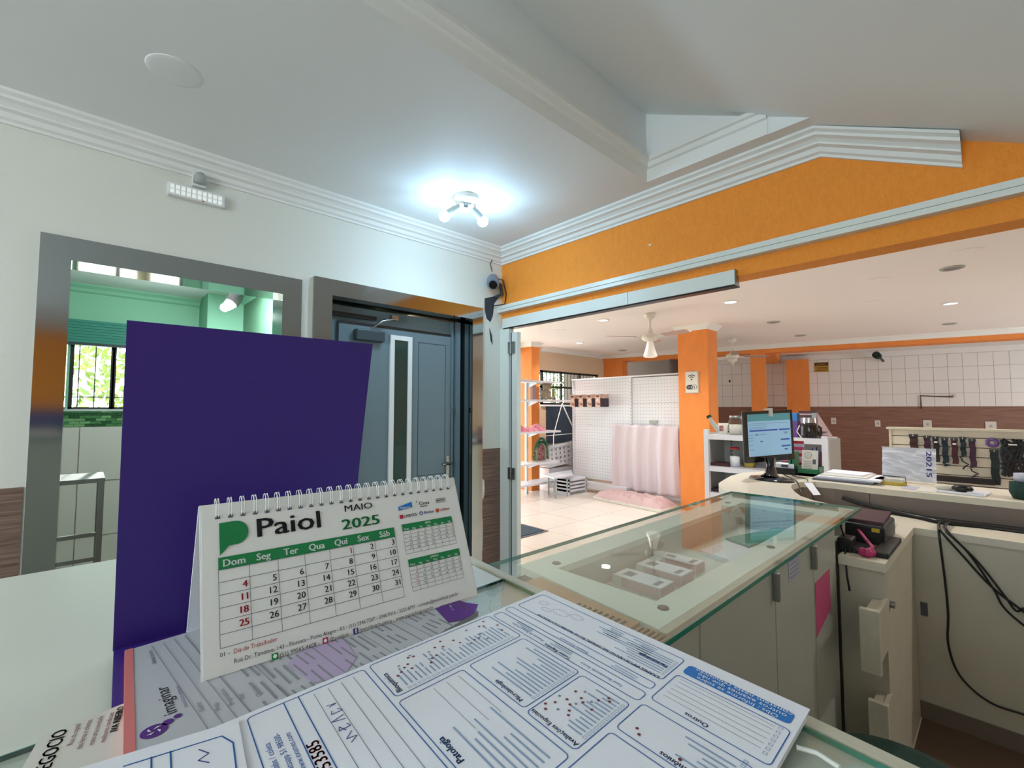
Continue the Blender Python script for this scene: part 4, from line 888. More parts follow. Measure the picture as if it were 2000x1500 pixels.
# ================================================================== RAISED COUNTER
ZT = .94
outer = [(2.335, .925), (2.40, .99), (2.48, 1.05), (2.60, 1.10), (2.74, 1.13), (2.95, 1.17), (3.15, 1.17), (3.32, 1.10), (3.42, .98), (3.46, .82), (3.46, .5), (3.46, -1.6)]
inner = [(3.03, -1.6), (3.03, .5), (3.06, .66), (3.05, .75), (2.98, .80), (2.84, .807), (2.73, .78), (2.61, .731), (2.50, .675), (2.42, .60), (2.37, .50), (2.335, .50)]
t = thing('raised_counter', 'curved beige reception counter that carries the monitor and paper stacks', 'counter', (3.2, .5, 0))
MB().prism(outer+inner, ZT-.03, ZT).build('countertop', 'counter_top', parent=t)
def fascia(path, th, z0, z1):
    mb = MB()
    for a, b_ in zip(path, path[1:]):
        d_ = Vector((b_[0]-a[0], b_[1]-a[1], 0)).normalized(); n_ = Vector((-d_.y, d_.x, 0))*th
        mb.slab([(a[0], a[1], z0), (b_[0], b_[1], z0), (b_[0], b_[1], z1), (a[0], a[1], z1)], n_[:])
    return mb
ins = [(x+(.015 if x < 2.6 else -.02 if x > 3.3 else 0), y-.02) for x, y in outer]
fascia(ins, -.012, 0, ZT-.03).build('outer_fascia', 'laminate', parent=t)
fascia([(3.045, -1.6), (3.045, .5), (3.075, .66), (3.06, .765), (2.98, .815), (2.84, .822), (2.72, .795), (2.60, .745), (2.49, .69), (2.40, .61), (2.355, .50)], .012, ZL, ZT-.03).build('inner_fascia', 'taupe', parent=t, label='shaded inner upright panel')  # taupe carries the shadow inside the counter as a darker colour
# monitor
t = thing('computer_monitor', 'black desktop monitor on an oval foot showing a blue web page', 'monitor', (2.97, .95, ZT))
MB().lathe([(0, .016), (.06, .018), (.115, .010), (.125, 0), (0, 0)], (0, 0, 0), 32, T=Matrix.Translation((2.95, .945, ZT)) @ Matrix.Rotation(R(-25), 4, 'Z') @ Matrix.Diagonal((.75, 1.1, 1, 1))).build('foot', 'black_gloss', parent=t)
MB().tube([(2.96, .95, ZT+.012), (2.965, .95, ZT+.03), (2.985, .955, ZT+.07), (3.0, .96, ZT+.12)], [.055, .034, .024, .026], 16).build('neck', 'black_gloss', parent=t)
Mo = Vector((2.885, 1.055, 1.030)); mx_ = Vector((.345, -.155, .012)); mw = mx_.length; mx_ = mx_.normalized(); mn = Vector((-mx_.y, mx_.x, 0)).normalized(); mn = mn if mn.x < 0 else -mn
mz = Vector((0, 0, 1)); mz = (mz-mx_*mz.dot(mx_)).normalized()
MT = Matrix(((mx_.x, mn.x, mz.x, Mo.x), (mx_.y, mn.y, mz.y, Mo.y), (mx_.z, mn.z, mz.z, Mo.z), (0, 0, 0, 1)))
mh = .305
bx(0, mw, -.02, 0, 0, mh, T=MT).box(.05, mw-.05, -.045, -.02, .05, mh-.06, T=MT).build('housing', 'black', parent=t, bevel=.004)
b_ = MB(); b_.box(0, mw, 0, .003, 0, .034, T=MT).box(0, mw, 0, .003, mh-.017, mh, T=MT).box(0, .02, 0, .003, .034, mh-.017, T=MT).box(mw-.016, mw, 0, .003, .034, mh-.017, T=MT).build('bezel', 'black_gloss', parent=t)
def sq(mb, u0, u1, v0, v1, d_): return mb.box(u0*mw, u1*mw, d_, d_+.0002, v0*mh, v1*mh, T=MT)
sq(MB(), .055, .955, .115, .94, .0008).build('screen', 'screen', parent=t, label='lit screen with a blue web page')
sq(MB(), .055, .955, .80, .94, .0012).build('browser_bar', 'screen_top', parent=t)
sq(sq(sq(sq(sq(MB(), .09, .67, .60, .63, .0014), .70, .93, .60, .63, .0014), .73, .92, .40, .43, .0014), .74, .93, .27, .30, .0014), .8, .87, .215, .235, .0014).build('page_bars', 'screen_bar', parent=t)
mm = MB()
for v in (.75, .72, .68, .65): sq(mm, .08, .9 if v > .73 else .45, v, v+.006, .0014)
for v in (.52, .385): sq(mm, .21 if v > .5 else .3, .25 if v > .5 else .35, v, v+.03, .0014)
for v in (.53, .47, .42, .33, .24): sq(mm, .07, .17, v, v+.008, .0014)
for v in (.56, .545, .53, .2): sq(mm, .80, .88, v, v+.008, .0014)
sq(mm, .25, .44, .532, .54, .0014); mm.build('page_text', 'screen_grey', parent=t)
wc = thing('webcam', 'small pale clip webcam on top of the computer monitor', 'camera', (3.05, .98, mh+1.03))
bx(.50*mw, .56*mw, -.012, .012, mh-.035, mh+.014, T=MT).build('clip_body', 'paper_warm', parent=wc)
bx(.43*mw, .50*mw, -.006, .004, mh+.004, mh+.012, T=MT).build('camera_arm', 'paper_warm', parent=wc)
cable([(3.02, .95, ZT+.06), (3.05, .90, ZT+.02), (3.0, .84, ZT+.006), (2.9, .795, ZT+.004), (2.82, .76, ZT-.03), (2.76, .72, .86)], .003, 'monitor cable dropping over the curved counter edge', 'monitor_cable')
cable([(3.08, .93, ZT+.05), (3.12, .87, ZT+.01), (3.08, .80, ZT+.006), (3.0, .77, ZT-.01), (2.93, .73, .86)], .0022, 'thinner monitor cable beside the white tag', 'monitor_cable')
tag(MB().slab([(2.975, .785, ZT-.002), (3.01, .755, ZT-.002), (2.95, .70, ZT-.055), (2.91, .725, ZT-.055)], (0, 0, .001)).build('cable_tag', 'paper', origin=(2.95, .74, ZT)), 'white paper tag hanging over the inner edge of the curved counter', 'tag')
# things on the raised counter ---------------------------------------------
t = thing('black_tray', 'black rectangular tray with a printed card behind the monitor foot', 'tray', (3.3, .96, ZT))
bx(3.24, 3.34, .90, 1.03, ZT, ZT+.04).build('tray_body', 'black', parent=t, bevel=.004)
bx(3.25, 3.33, .91, 1.02, ZT+.04, ZT+.065).build('card_stack', 'paper', parent=t)
bx(3.249, 3.25, .94, .98, ZT+.045, ZT+.06).build('dark_mark', 'grid_grey', parent=t)
t = thing('card_holder', 'green card and pen holder with a printed white card', 'holder', (3.3, .82, ZT))
bx(3.25, 3.36, .775, .89, ZT, ZT+.02).box(3.25, 3.255, .775, .89, ZT, ZT+.045).box(3.25, 3.36, .775, .78, ZT, ZT+.06).box(3.25, 3.36, .885, .89, ZT, ZT+.06).build('holder_body', 'green_plastic', parent=t, bevel=.002)
cdT = Matrix.Translation((3.262, .787, ZT+.015)) @ Matrix.Rotation(R(12), 4, 'Y')
bx(0, .002, 0, .085, 0, .145, T=cdT).build('printed_card', 'paper_warm', parent=t)
m_ = MB()
for k in range(16):
    a, b2 = k*.3927, (k+1)*.3927
    m_.add([(cdT @ Vector((-.0006, .052+r_*math.cos(q), .113+r_*math.sin(q))))[:] for r_, q in ((.019, a), (.019, b2), (.0165, b2), (.0165, a))], [(0, 1, 2, 3)])
for k in range(5): m_.box(-.0008, 0, .03, .075, .03+k*.011, .032+k*.011, T=cdT)
m_.box(-.0008, 0, .01, .027, .06, .09, T=cdT).box(-.0008, 0, .046, .060, .108, .110, T=cdT).box(-.0008, 0, .048, .058, .115, .117, T=cdT).build('card_print', 'grid_grey', parent=t)
for i, (x, y, h_, c_, lab) in enumerate(((3.31, .83, .17, 'navy_ink', 'dark blue pen standing in the green holder'), (3.32, .81, .175, 'black', 'black pen standing in the green holder'), (3.31, .79, .165, 'ink_purple', 'purple marker leaning in the green holder'), (3.30, .782, .15, 'maroon', 'reddish brown marker at the right of the green holder'))):
    tag(MB().tube([(x, y, ZT+.02), (x+.005, y-.006, ZT+h_*.8), (x+.006, y-.008, ZT+h_)], [.005, .005, .0035], 8).build('pen', c_, origin=(x, y, ZT)), lab, 'pen')
for i, (y, c_, lab) in enumerate(((.935, 'teal_blind', 'teal booklet leaning beside the green holder'), (.915, 'green_plastic', 'dark green booklet leaning beside the green holder'))):
    tag(bx(3.26, 3.36, y-.006, y+.006, 0, .14, T=Matrix.Translation((0, 0, ZT+.04*0)) ).build('booklet', c_, origin=(3.3, y, ZT)), lab, 'booklet')
t = thing('gift_packet', 'stack of pink and red packets right behind the monitor edge', 'packet', (3.45, .96, ZT))
for k, c_ in enumerate(('pink_cloth', 'note_lav', 'ink_red', 'cushion_pink', 'magenta', 'note_lav', 'ink_red')): bx(3.40+.004*k, 3.44, .90-.003*(k % 2), 1.02, ZT+.065+.02*k, ZT+.083+.02*k).build('packet_layer', c_, parent=t)
bx(3.40, 3.44, .90, 1.02, ZT, ZT+.065).build('packet_base', 'maroon', parent=t)
pst = thing('paper_stack', 'uneven stack of white papers and folders on the raised counter', 'papers', (3.4, .63, ZT))
for k, (a, b2, c_, d_, z0, z1, m_) in enumerate(((3.12, 3.40, .50, .78, 0, .010, 'grid_grey'), (3.13, 3.40, .50, .775, .010, .017, 'note_lav'), (3.13, 3.42, .47, .76, .017, .026, 'paper'), (3.16, 3.42, .53, .75, .026, .032, 'paper_warm'))):
    bx(a, b2, c_, d_, ZT+z0, ZT+z1).build('sheet_bundle', m_, parent=pst)
flat([(3.22, .56), (3.40, .54), (3.42, .74), (3.25, .74)], ZT+.032, .006, 'white_envelope', 'paper', 'white envelope lying on top of the paper stack', 'envelope')
tag(MB().slab([(3.2, .47, ZT), (3.35, .455, ZT), (3.36, .50, ZT), (3.22, .51, ZT)], (0, 0, .026)).build('paper_roll', 'note_lav', origin=(3.28, .48, ZT)), 'folded pale paper bundle at the right end of the paper stack', 'paper')
# plastic pouch with handwritten characters
po = thing('plastic_pouch', 'clear plastic pouch with purple handwritten characters leaning behind the tape box', 'pouch', (3.36, .38, ZT))
pT = Matrix.Translation((3.36, .495, ZT+.012)) @ Matrix.Rotation(R(-90), 4, 'Z') @ Matrix.Rotation(R(-12), 4, 'X')
nx, nz = 20, 14; vs = []; fs = []
for j in range(nz+1):
    for i in range(nx+1): vs.append((pT @ Vector((i/nx*.23, .004*math.sin(i*.5+j*1.3)+.005*math.sin(j*2.1), j/nz*.185)))[:])
for j in range(nz):
    for i in range(nx): a = j*(nx+1)+i; fs.append((a, a+1, a+nx+2, a+nx+1))
MB().add(vs, fs, True).build('pouch_film', 'plastic_clear', parent=po)
MB().add([(x+.012, y, z) for x, y, z in vs], fs, True).build('inner_sheet', 'paper', parent=po)
tb = MB(); tx = (pT.to_3x3() @ Vector((0, 0, -1)))[:]; tz = (pT.to_3x3() @ Vector((1, 0, 0)))[:]
text(tb, '20215', .032, (pT @ Vector((.192, -.010, .17)))[:], tx, tz, width=.14, bold=.0015); tb.build('handwritten_characters', 'navy_ink', parent=po)
t = thing('tape_box', 'small flat box with a clip bar in front of the plastic pouch', 'box', (3.25, .43, ZT))
bx(3.20, 3.27, .375, .475, ZT, ZT+.018).build('box_base', 'yellow_stuff', parent=t, bevel=.003)
bx(3.215, 3.265, .385, .465, ZT+.018, ZT+.034).build('clear_lid', 'paper_warm', parent=t)
MB().tube([(3.24, .47, ZT+.01), (3.24, .472, ZT+.045), (3.24, .378, ZT+.045), (3.24, .376, ZT+.01)], .0025, 6).build('clip_bar', 'black', parent=t)
flat([(3.10, .33), (3.22, .32), (3.24, .39), (3.12, .38)], ZT, .002, 'card_slip', 'note_lav', 'pale card lying right of the small clip box', 'card')
flat([(3.08, .245), (3.24, .25), (3.25, .315), (3.06, .32)], ZT, .003, 'paper_pad', 'paper_warm', 'cream notepad beside the white tray', 'notepad')
t = thing('white_tray', 'white tray holding a dark mouse and a beige mouse', 'tray', (3.2, .18, ZT))
MB().slab([(3.08, .08, ZT), (3.25, .06, ZT), (3.28, .245, ZT), (3.10, .25, ZT)], (0, 0, .010)).build('tray_base', 'metal_white', parent=t, bevel=.003)
MB().slab([(3.085, .085, ZT+.01), (3.12, .083, ZT+.01), (3.13, .135, ZT+.01), (3.09, .14, ZT+.01)], (0, 0, .006)).build('tray_lip', 'metal_white', parent=t)
tag(MB().ball((3.15, .22, ZT+.022), .03, 16, sq=(.8, 1.25, .55)).build('beige_mouse', 'laminate_edge', origin=(3.15, .22, ZT+.01)), 'beige rounded mouse at the left of the white tray', 'mouse')
tag(MB().ball((3.14, .155, ZT+.025), .033, 16, sq=(.9, 1.2, .6)).build('dark_mouse', 'black', origin=(3.14, .155, ZT+.01)), 'dark brown mouse in the middle of the white tray', 'mouse')
t = thing('dark_jar', 'dark green jar with a pale blue lid at the right edge of the raised counter', 'jar', (3.16, -.06, ZT))
MB().lathe([(0, 0), (.05, 0), (.062, .03), (.06, .075), (0, .08)], (3.16, -.06, ZT), 24).build('jar_body', 'dark_green', parent=t)
MB().lathe([(0, .08), (.045, .08), (.045, .115), (0, .12)], (3.16, -.06, ZT), 24).build('jar_lid', 'screen_white' if 0 else 'note_lav', parent=t)

# ---------------------------------------------------------------- white shelf unit behind the monitor
t = thing('shelf_unit', 'white shop shelf unit with a perforated back between the big pillar and the monitor', 'shelf', (4.4, 1.4, 0))
bx(4.18, 4.22, 1.855, 1.895, 0, 1.165).build('upright', 'metal_white', parent=t); bx(4.18, 4.22, .935, .975, 0, 1.14).build('upright', 'metal_white', parent=t)
bx(4.22, 4.60, 1.875, 1.89, 0, 1.13).build('side_panel', 'shelf_grey', parent=t); bx(4.22, 4.60, .94, .95, 0, 1.11).build('side_panel', 'shelf_grey', parent=t)
bx(4.58, 4.60, .95, 1.875, 0, 1.11).build('back_panel', 'shelf_grey', parent=t)
for z in (1.12, .835, .60, .30):
    bx(4.20, 4.60 if z > 1 else 4.57, .955, 1.87, z-.012, z).box(4.19, 4.205, .955, 1.87, z-.045, z).build('shelf_board', 'metal_white', parent=t)
sl_ = MB()
for x in (1.80,):
    for k in range(34): sl_.box(4.574, 4.58, x, x+.012, .1+k*.03, .1+k*.03+.014)
sl_.build('slot_holes', 'grid_grey', parent=t, kind='stuff')
ZS = 1.12
t = thing('tilted_bottle', 'slim clear bottle leaning at the left end of the shelf top', 'bottle', (4.32, 1.88, ZS))
MB().tube([(4.30, 1.80, ZS+.02), (4.30, 1.86, ZS+.10), (4.30, 1.89, ZS+.15)], [.022, .02, .012], 12).build('bottle_body', 'plastic_grey', parent=t)
MB().tube([(4.30, 1.89, ZS+.15), (4.30, 1.90, ZS+.17)], .022, 12).build('cap', 'dark_green', parent=t)
t = thing('printed_mug', 'white printed mug on the shelf top', 'mug', (4.32, 1.775, ZS))
MB().lathe([(0, 0), (.042, 0), (.045, .005), (.045, .10), (.040, .10), (.038, .01), (0, .01)], (4.32, 1.775, ZS), 20).build('mug_body', 'paper_warm', parent=t)
MB().tube([(4.32, 1.73, ZS+.08), (4.32, 1.70, ZS+.07), (4.32, 1.70, ZS+.035), (4.32, 1.73, ZS+.025)], .006, 8).build('mug_handle', 'black', parent=t)
bx(4.272, 4.275, 1.755, 1.79, ZS+.03, ZS+.08).build('mug_print', 'picture_brown', parent=t)
flat([(4.24, 1.72), (4.34, 1.72), (4.34, 1.80), (4.24, 1.82)], ZS, .015, 'sticker_pack', 'cushion_pink', 'small packet lying in front of the printed mug', 'packet') if 0 else None
def jar(x, y, z, r, h, lid, body, label, fill=None, name='glass_jar', lidh=.02):
    t = thing(name, label, 'jar', (x, y, z))
    MB().lathe([(0, .001), (r*.9, .001), (r, .01), (r, h*.8), (r*.8, h*.92), (r*.8, h)], (x, y, z), 20).build('jar_body', body, parent=t)
    if fill: MB().lathe([(0, .004), (r*.92, .004), (r*.92, h*.6), (0, h*.62)], (x, y, z), 16).build('jar_content', fill, parent=t)
    MB().lathe([(0, h+lidh), (r*.85, h+lidh), (r*.88, h), (0, h)], (x, y, z), 20).build('jar_lid', lid, parent=t)
    return t
jar(4.33, 1.665, ZS, .062, .15, 'steel', 'glass_clear', 'wide clip-top glass jar with wrapped sweets on the shelf top', 'paper_warm')
bx(4.262, 4.266, 1.66, 1.668, ZS-.02, ZS+.10)
jar(4.30, 1.565, ZS, .033, .15, 'green_lid', 'paper_warm', 'tall white bottle with a green cap on the shelf top left of the monitor', None, 'white_bottle')
jar(4.30, 1.67, .835, .045, .155, 'red_lid', 'glass_clear', 'glass jar with a red lid on the second shelf', 'paper')
jar(4.36, 1.57, .835, .05, .13, 'yellow_stuff', 'glass_clear', 'glass jar with yellow content half hidden by the monitor', 'yellow_stuff')
tag(bx(4.24, 4.42, 1.70, 1.87, .835, .86).build('flat_box', 'maroon', origin=(4.3, 1.78, .835)), 'flat plum coloured box on the second shelf left of the jars', 'box')
tag(bx(4.24, 4.42, 1.72, 1.87, .60, .625).build('flat_box', 'collar_plum', origin=(4.3, 1.78, .60)), 'flat dark box on the third shelf', 'box')
jar(4.34, 1.69, .60, .05, .12, 'paper', 'paper_warm', 'white tub on the third shelf next to the flat dark box', None, 'white_tub')
tag(bx(4.0, 4.08, 1.06, 1.14, 1.12-.0, 1.22).box(4.01, 4.07, 1.07, 1.13, 1.22, 1.23).build('purple_pack', 'purple_thing', origin=(4.04, 1.1, 1.12)), 'purple pack seen just right of the monitor edge', 'pack') if 0 else None
tag(bx(4.28, 4.36, 1.16, 1.24, ZS, ZS+.13).build('purple_pack', 'purple_thing', origin=(4.3, 1.2, ZS), bevel=.004), 'purple pack seen just right of the monitor edge', 'pack')
tag(bx(4.29, 4.35, 1.165, 1.235, ZS+.13, ZS+.20).build('blue_pack', 'blue_thing', origin=(4.3, 1.2, ZS+.13), bevel=.004), 'bright blue pack standing on the purple pack beside the monitor', 'pack')
t = thing('paper_bag', 'brown paper house-shaped display with a dark rim on the shelf unit', 'display', (4.42, 1.08, ZS))
MB().add([(4.36, 1.20, ZS), (4.50, 1.20, ZS), (4.50, .965, ZS), (4.36, .965, ZS), (4.38, 1.165, ZS+.20), (4.46, 1.165, ZS+.20), (4.46, 1.06, ZS+.20), (4.38, 1.06, ZS+.20)], [(0, 1, 2, 3), (4, 5, 6, 7), (0, 1, 5, 4), (1, 2, 6, 5), (2, 3, 7, 6), (3, 0, 4, 7)]).build('display_body', 'cushion_pink', parent=t)
bx(4.37, 4.47, 1.05, 1.175, ZS+.20, ZS+.215).box(4.36, 4.48, 1.06, 1.20, ZS+.17, ZS+.18).build('dark_rim', 'maroon', parent=t)
bx(4.355, 4.36, .97, 1.2, ZS+.045, ZS+.05).box(4.355, 4.36, .97, 1.2, ZS+.012, ZS+.018).build('dark_band', 'maroon', parent=t)
t = thing('coffee_maker', 'dark chrome coffee machine with a curled white cord on the shelf unit', 'appliance', (4.26, 1.06, ZS))
MB().lathe([(0, 0), (.062, 0), (.066, .01), (.062, .10), (.056, .115), (0, .12)], (4.27, 1.075, ZS), 20).build('pot_body', 'black_gloss', parent=t)
bx(4.215, 4.23, 1.06, 1.12, ZS+.02, ZS+.09).build('pot_print', 'silver', parent=t)
MB().tube([(4.27, 1.02, ZS+.10), (4.27, .995, ZS+.08), (4.27, .995, ZS+.04), (4.27, 1.02, ZS+.02)], .008, 8).build('pot_handle', 'black', parent=t)
MB().tube([(4.27, 1.075, ZS+.12), (4.27, 1.075, ZS+.16)], [.05, .045], 16).build('pot_lid', 'silver', parent=t)
MB().tube([(4.22, 1.13, ZS+.10), (4.2, 1.145, ZS+.05), (4.2, 1.12, ZS+.01), (4.2, 1.10, ZS-.01), (4.2, 1.13, ZS-.03)], .004, 6).build('power_cord', 'white_paint', parent=t)
tag(bx(4.35, 4.352, 1.045, 1.075, ZS+.09, ZS+.2, T=None).build('steel_bar', 'silver', origin=(4.35, 1.06, ZS+.1)), 'shiny steel strip standing behind the coffee machine', 'strip')

# ---------------------------------------------------------------- slatwall with collars
t = thing('slatwall_display', 'cream slatwall display panel hung with collars at the right', 'display', (5.85, -.3, 0))
zt_ = 1.155
bx(5.83, 5.86, -1.6, .765, .1, zt_).build('backing', 'taupe', parent=t)
for k in range(10):
    z1 = 1.088-k*.0845
    bx(5.80, 5.83, -1.6, .765, z1-.077, z1).build('slat', 'counter_top', parent=t)
bx(5.80, 5.83, -1.6, .765, 1.096, zt_).build('slat', 'counter_top', parent=t)
bx(5.76, 5.88, -1.6, .80, zt_, zt_+.02).build('top_cap', 'laminate_edge', parent=t)
bx(5.79, 5.88, .765, .785, 0, zt_).build('side_board', 'laminate_edge', parent=t)
def hang(y, wd, z1, z0, m_, label, loop=0, buckle=None):
    o = thing('hanging_collar', label, 'collar', (5.77, y, z1), 'collars on the slatwall')
    b2 = MB(); n = 6
    pts = [(5.765+.006*math.sin(k*1.7), y+wd/2*.0+.004*math.sin(k*2.1), z1-(z1-z0)*k/n) for k in range(n+1)]
    for a, b3 in zip(pts, pts[1:]): b2.slab([(a[0], a[1]-wd/2, a[2]), (a[0], a[1]+wd/2, a[2]), (b3[0], b3[1]+wd/2, b3[2]), (b3[0], b3[1]-wd/2, b3[2])], (.016, 0, 0))
    b2.build('strap', m_, parent=o)
    MB().tube([(5.80, y, z1+.012), (5.74, y, z1+.01), (5.74, y, z1-.006)], .004, 6).build('peg_hook', 'silver', parent=o)
    MB().slab([(5.762, y-wd/2-.004, z1+.012), (5.762, y+wd/2+.004, z1+.012), (5.762, y+wd/2+.004, z1-.012), (5.762, y-wd/2-.004, z1-.012)], (.01, 0, 0)).build('header_card', 'black', parent=o)
    if buckle: bx(5.755, 5.762, y-wd*.3, y+wd*.3, z1-.045, z1-.032).build('buckle', buckle, parent=o)
    if loop:
        ps = [(5.765, y+.03*math.sin(k*.9)*(1 if k % 2 else .4), z0-loop*k/8) for k in range(9)]
        MB().tube(ps, .006, 6).build('cord_loop', m_, parent=o)
hang(.60, .058, 1.10, .975, 'collar_brown', 'short dark brown collar, first from the left on the slatwall')
hang(.505, .044, 1.09, .955, 'collar_plum', 'short plum collar, second from the left on the slatwall')
hang(.445, .04, 1.085, .865, 'collar_black', 'long black collar with a white buckle, third from the left', 0, 'ink_white')
hang(.385, .040, 1.075, .862, 'collar_teal', 'long blue-black collar, fourth from the left', .03)
hang(.322, .040, 1.075, .858, 'collar_wine', 'long wine red collar with a white buckle, fifth from the left', 0, 'ink_white')
hang(.266, .036, 1.09, .935, 'collar_teal', 'greenish leash with a looping cord, sixth from the left', .12)
hang(.208, .040, 1.075, .84, 'collar_plum', 'long dark purple collar with a clip, seventh from the left', .09)
hang(.075, .052, .99, .70, 'harness', 'long dark green harness strap below the purple loop')
t = thing('purple_loop', 'purple padded loop hanging right of the row of collars', 'collar', (5.765, .085, 1.10), 'collars on the slatwall')
MB().tube([(5.765, .085+.03*math.cos(a*.5236), 1.06+.03*math.sin(a*.5236)) for a in range(13)], .014, 8).build('padded_ring', 'purple_thing', parent=t)
MB().tube([(5.80, .085, 1.10), (5.745, .085, 1.095)], .004, 6).build('peg_hook', 'silver', parent=t)
t = thing('dog_harness', 'tangled dark dog harness at the right end of the slatwall', 'harness', (5.76, -.03, 1.08), 'collars on the slatwall')
random.seed(4)
for k in range(14):
    ys = [-.03+random.uniform(-.07, .07) for _ in range(5)]
    MB().tube([(5.755+random.uniform(-.01, .01), y, 1.08-.28*i/4+random.uniform(-.02, .02)) for i, y in enumerate(ys)], .012, 6).build('harness_strap', 'harness' if k % 2 else 'collar_black', parent=t)
bx(5.73, 5.745, -.06, -.01, 1.045, 1.055).build('white_buckle', 'ink_white', parent=t)
tag(bx(5.70, 5.79, .08, .50, .70, .745).build('collar_rack', 'collar_black', origin=(5.75, .3, .7)), 'dark bar of rolled leashes at the bottom of the visible slatwall', 'rack')

# ---------------------------------------------------------------- fans
def fan(x, y, label, zrod, zh, ang, lamp, blade_m, n=4, rad=.55):
    t = thing('ceiling_fan', label, 'ceiling fan', (x, y, ZH), 'ceiling fans of the hall')
    MB().lathe([(0, -.075), (.018, -.07), (.055, -.045), (.07, -.012), (.07, 0), (0, 0)], (x, y, ZH), 24).build('ceiling_cup', 'fan_white', parent=t)
    MB().tube([(x, y, ZH-.06), (x, y, zh+.07)], .012, 10).build('down_rod', 'fan_white', parent=t)
    MB().lathe([(.012, .12), (.02, .10), (.03, .05), (.085, .03), (.10, .0), (.085, -.03), (.05, -.045), (0, -.05)], (x, y, zh), 28).build('motor', 'fan_white', parent=t)
    for k in range(n):
        a = ang+k*2*math.pi/n; T = Matrix.Translation((x, y, zh)) @ Matrix.Rotation(a, 4, 'Z') @ Matrix.Rotation(R(-9), 4, 'X')
        br_ = bx(.08, .20, -.012, .012, -.004, .004, T=T).build('blade_arm', 'fan_white', parent=t)
        pts = [(.18, -.045), (rad-.04, -.065), (rad, -.045), (rad, .045), (rad-.04, .065), (.18, .045)]
        mb = MB(); mb.slab([(T @ Vector((px, py, .004)))[:] for px, py in pts], (T.to_3x3() @ Vector((0, 0, .006)))[:]); mb.build('blade', blade_m, parent=t)
    if lamp: MB().lathe([(.03, -.05), (.04, -.075), (.055, -.14), (.075, -.20), (.078, -.225), (.06, -.235), (0, -.237)], (x, y, zh), 24).build('glass_shade', 'frost', parent=t)
    else: MB().lathe([(.065, -.045), (.07, -.075), (.035, -.085), (.035, -.11), (.012, -.12), (.01, -.15), (0, -.152)], (x, y, zh), 20).build('hub_cap', 'fan_white', parent=t)
fan(4.85, 2.81, 'white ceiling fan with a glass bell shade left of the big pillar', 0, 2.19, R(-99), True, 'fan_blade', 3, .52)
fan(7.55, 2.93, 'second ceiling fan without a shade right of the big pillar', 0, 2.19, R(-33), False, 'fan_blade', 3, .62)
# ---------------------------------------------------------------- wifi sign
t = thing('wifi_sign', 'white sign with wifi waves and the word WiFi on the big orange pillar', 'sign', (5.945, 2.84, 1.7))
bx(5.938, 5.95, 2.745, 2.93, 1.56, 1.855).build('sign_plate', 'paper_warm', parent=t, bevel=.008)
XS = 5.9375; yc = 2.8375
o_ = MB()
for a in ((2.752, 2.754, 1.567, 1.848), (2.921, 2.923, 1.567, 1.848), (2.752, 2.923, 1.567, 1.569), (2.752, 2.923, 1.846, 1.848)): o_.box(XS-.0005, XS, *a)
for r_ in (.034, .060):
    for k in range(10):
        a0, a1 = R(42+k*9.6), R(42+(k+1)*9.6); z0 = 1.745
        o_.add([(XS-.0006, yc-q*math.cos(w2), z0+q*math.sin(w2)) for q, w2 in ((r_-.006, a0), (r_+.006, a0), (r_+.006, a1), (r_-.006, a1))], [(0, 1, 2, 3)])
o_.add([(XS-.0006, yc+.011*math.cos(k*.5236), 1.745+.011*math.sin(k*.5236)) for k in range(12)], [tuple(range(12))])
def pill(mb, y0, y1, z0, z1, d_): 
    r_ = (z1-z0)/2; pts = [(y1-r_+r_*math.cos(R(a)), (z0+z1)/2+r_*math.sin(R(a))) for a in range(-90, 91, 22)]+[(y0+r_+r_*math.cos(R(a)), (z0+z1)/2+r_*math.sin(R(a))) for a in range(90, 271, 22)]
    mb.add([(XS-d_, y, z) for y, z in pts], [tuple(range(len(pts)))])
pill(o_, 2.765, 2.912, 1.612, 1.672, .0006)
o_.build('sign_black_print', 'ink_black', parent=t)
o_ = MB(); pill(o_, 2.771, 2.845, 1.618, 1.666, .0009); text(o_, 'Wi', .042, (XS-.0012, 2.900, 1.627), (0, -1, 0), (0, 0, 1), width=.045, bold=.0015); o_.build('sign_white_print', 'paper_warm', parent=t)
o_ = MB(); text(o_, 'Fi', .042, (XS-.0012, 2.836, 1.627), (0, -1, 0), (0, 0, 1), width=.04, bold=.0015); o_.build('sign_letters', 'ink_black', parent=t)

# ---------------------------------------------------------------- pegboard gondola
XG = 6.2
t = thing('pegboard_gondola', 'tall white perforated gondola left of the big pillar', 'shelf', (6.3, 4.1, 0))
for i, (a, b2, h_) in enumerate(((3.96, 5.08, 1.85), (3.10, 3.93, 1.83))):
    for z0, z1 in ((.20, .62), (.623, 1.085), (1.088, 1.44), (1.443, h_)):
        p_ = bx(XG+.02, XG+.035, a, b2, z0, z1).build('perforated_panel', 'metal_white', parent=t)
        sh_ = MB(); ny = int((b2-a)/.05); nz_ = int((z1-z0)/.05)
        for iy in range(ny):
            for iz in range(nz_): y = a+.03+iy*.05; z = z0+.03+iz*.05; sh_.quad((XG+.0195, y, z), (XG+.0195, y+.012, z), (XG+.0195, y+.012, z+.012), (XG+.0195, y, z+.012))
        sh_.build('peg_holes', 'plastic_grey', parent=p_, kind='stuff')
    bx(XG-(.12 if i == 0 else .005), XG+.019, a, b2, .06, .16).build('base_shelf', 'metal_white', parent=t)
for y in (5.08, 3.93, 3.07):
    u_ = bx(XG, XG+.05, y, y+.03, 0, 1.86).build('upright', 'metal_white', parent=t)
    s_ = MB()
    for k in range(32): s_.box(XG-.001, XG, y+.008, y+.022, .2+k*.05, .2+k*.05+.022)
    s_.build('slot_holes', 'shelf_grey', parent=u_, kind='stuff')
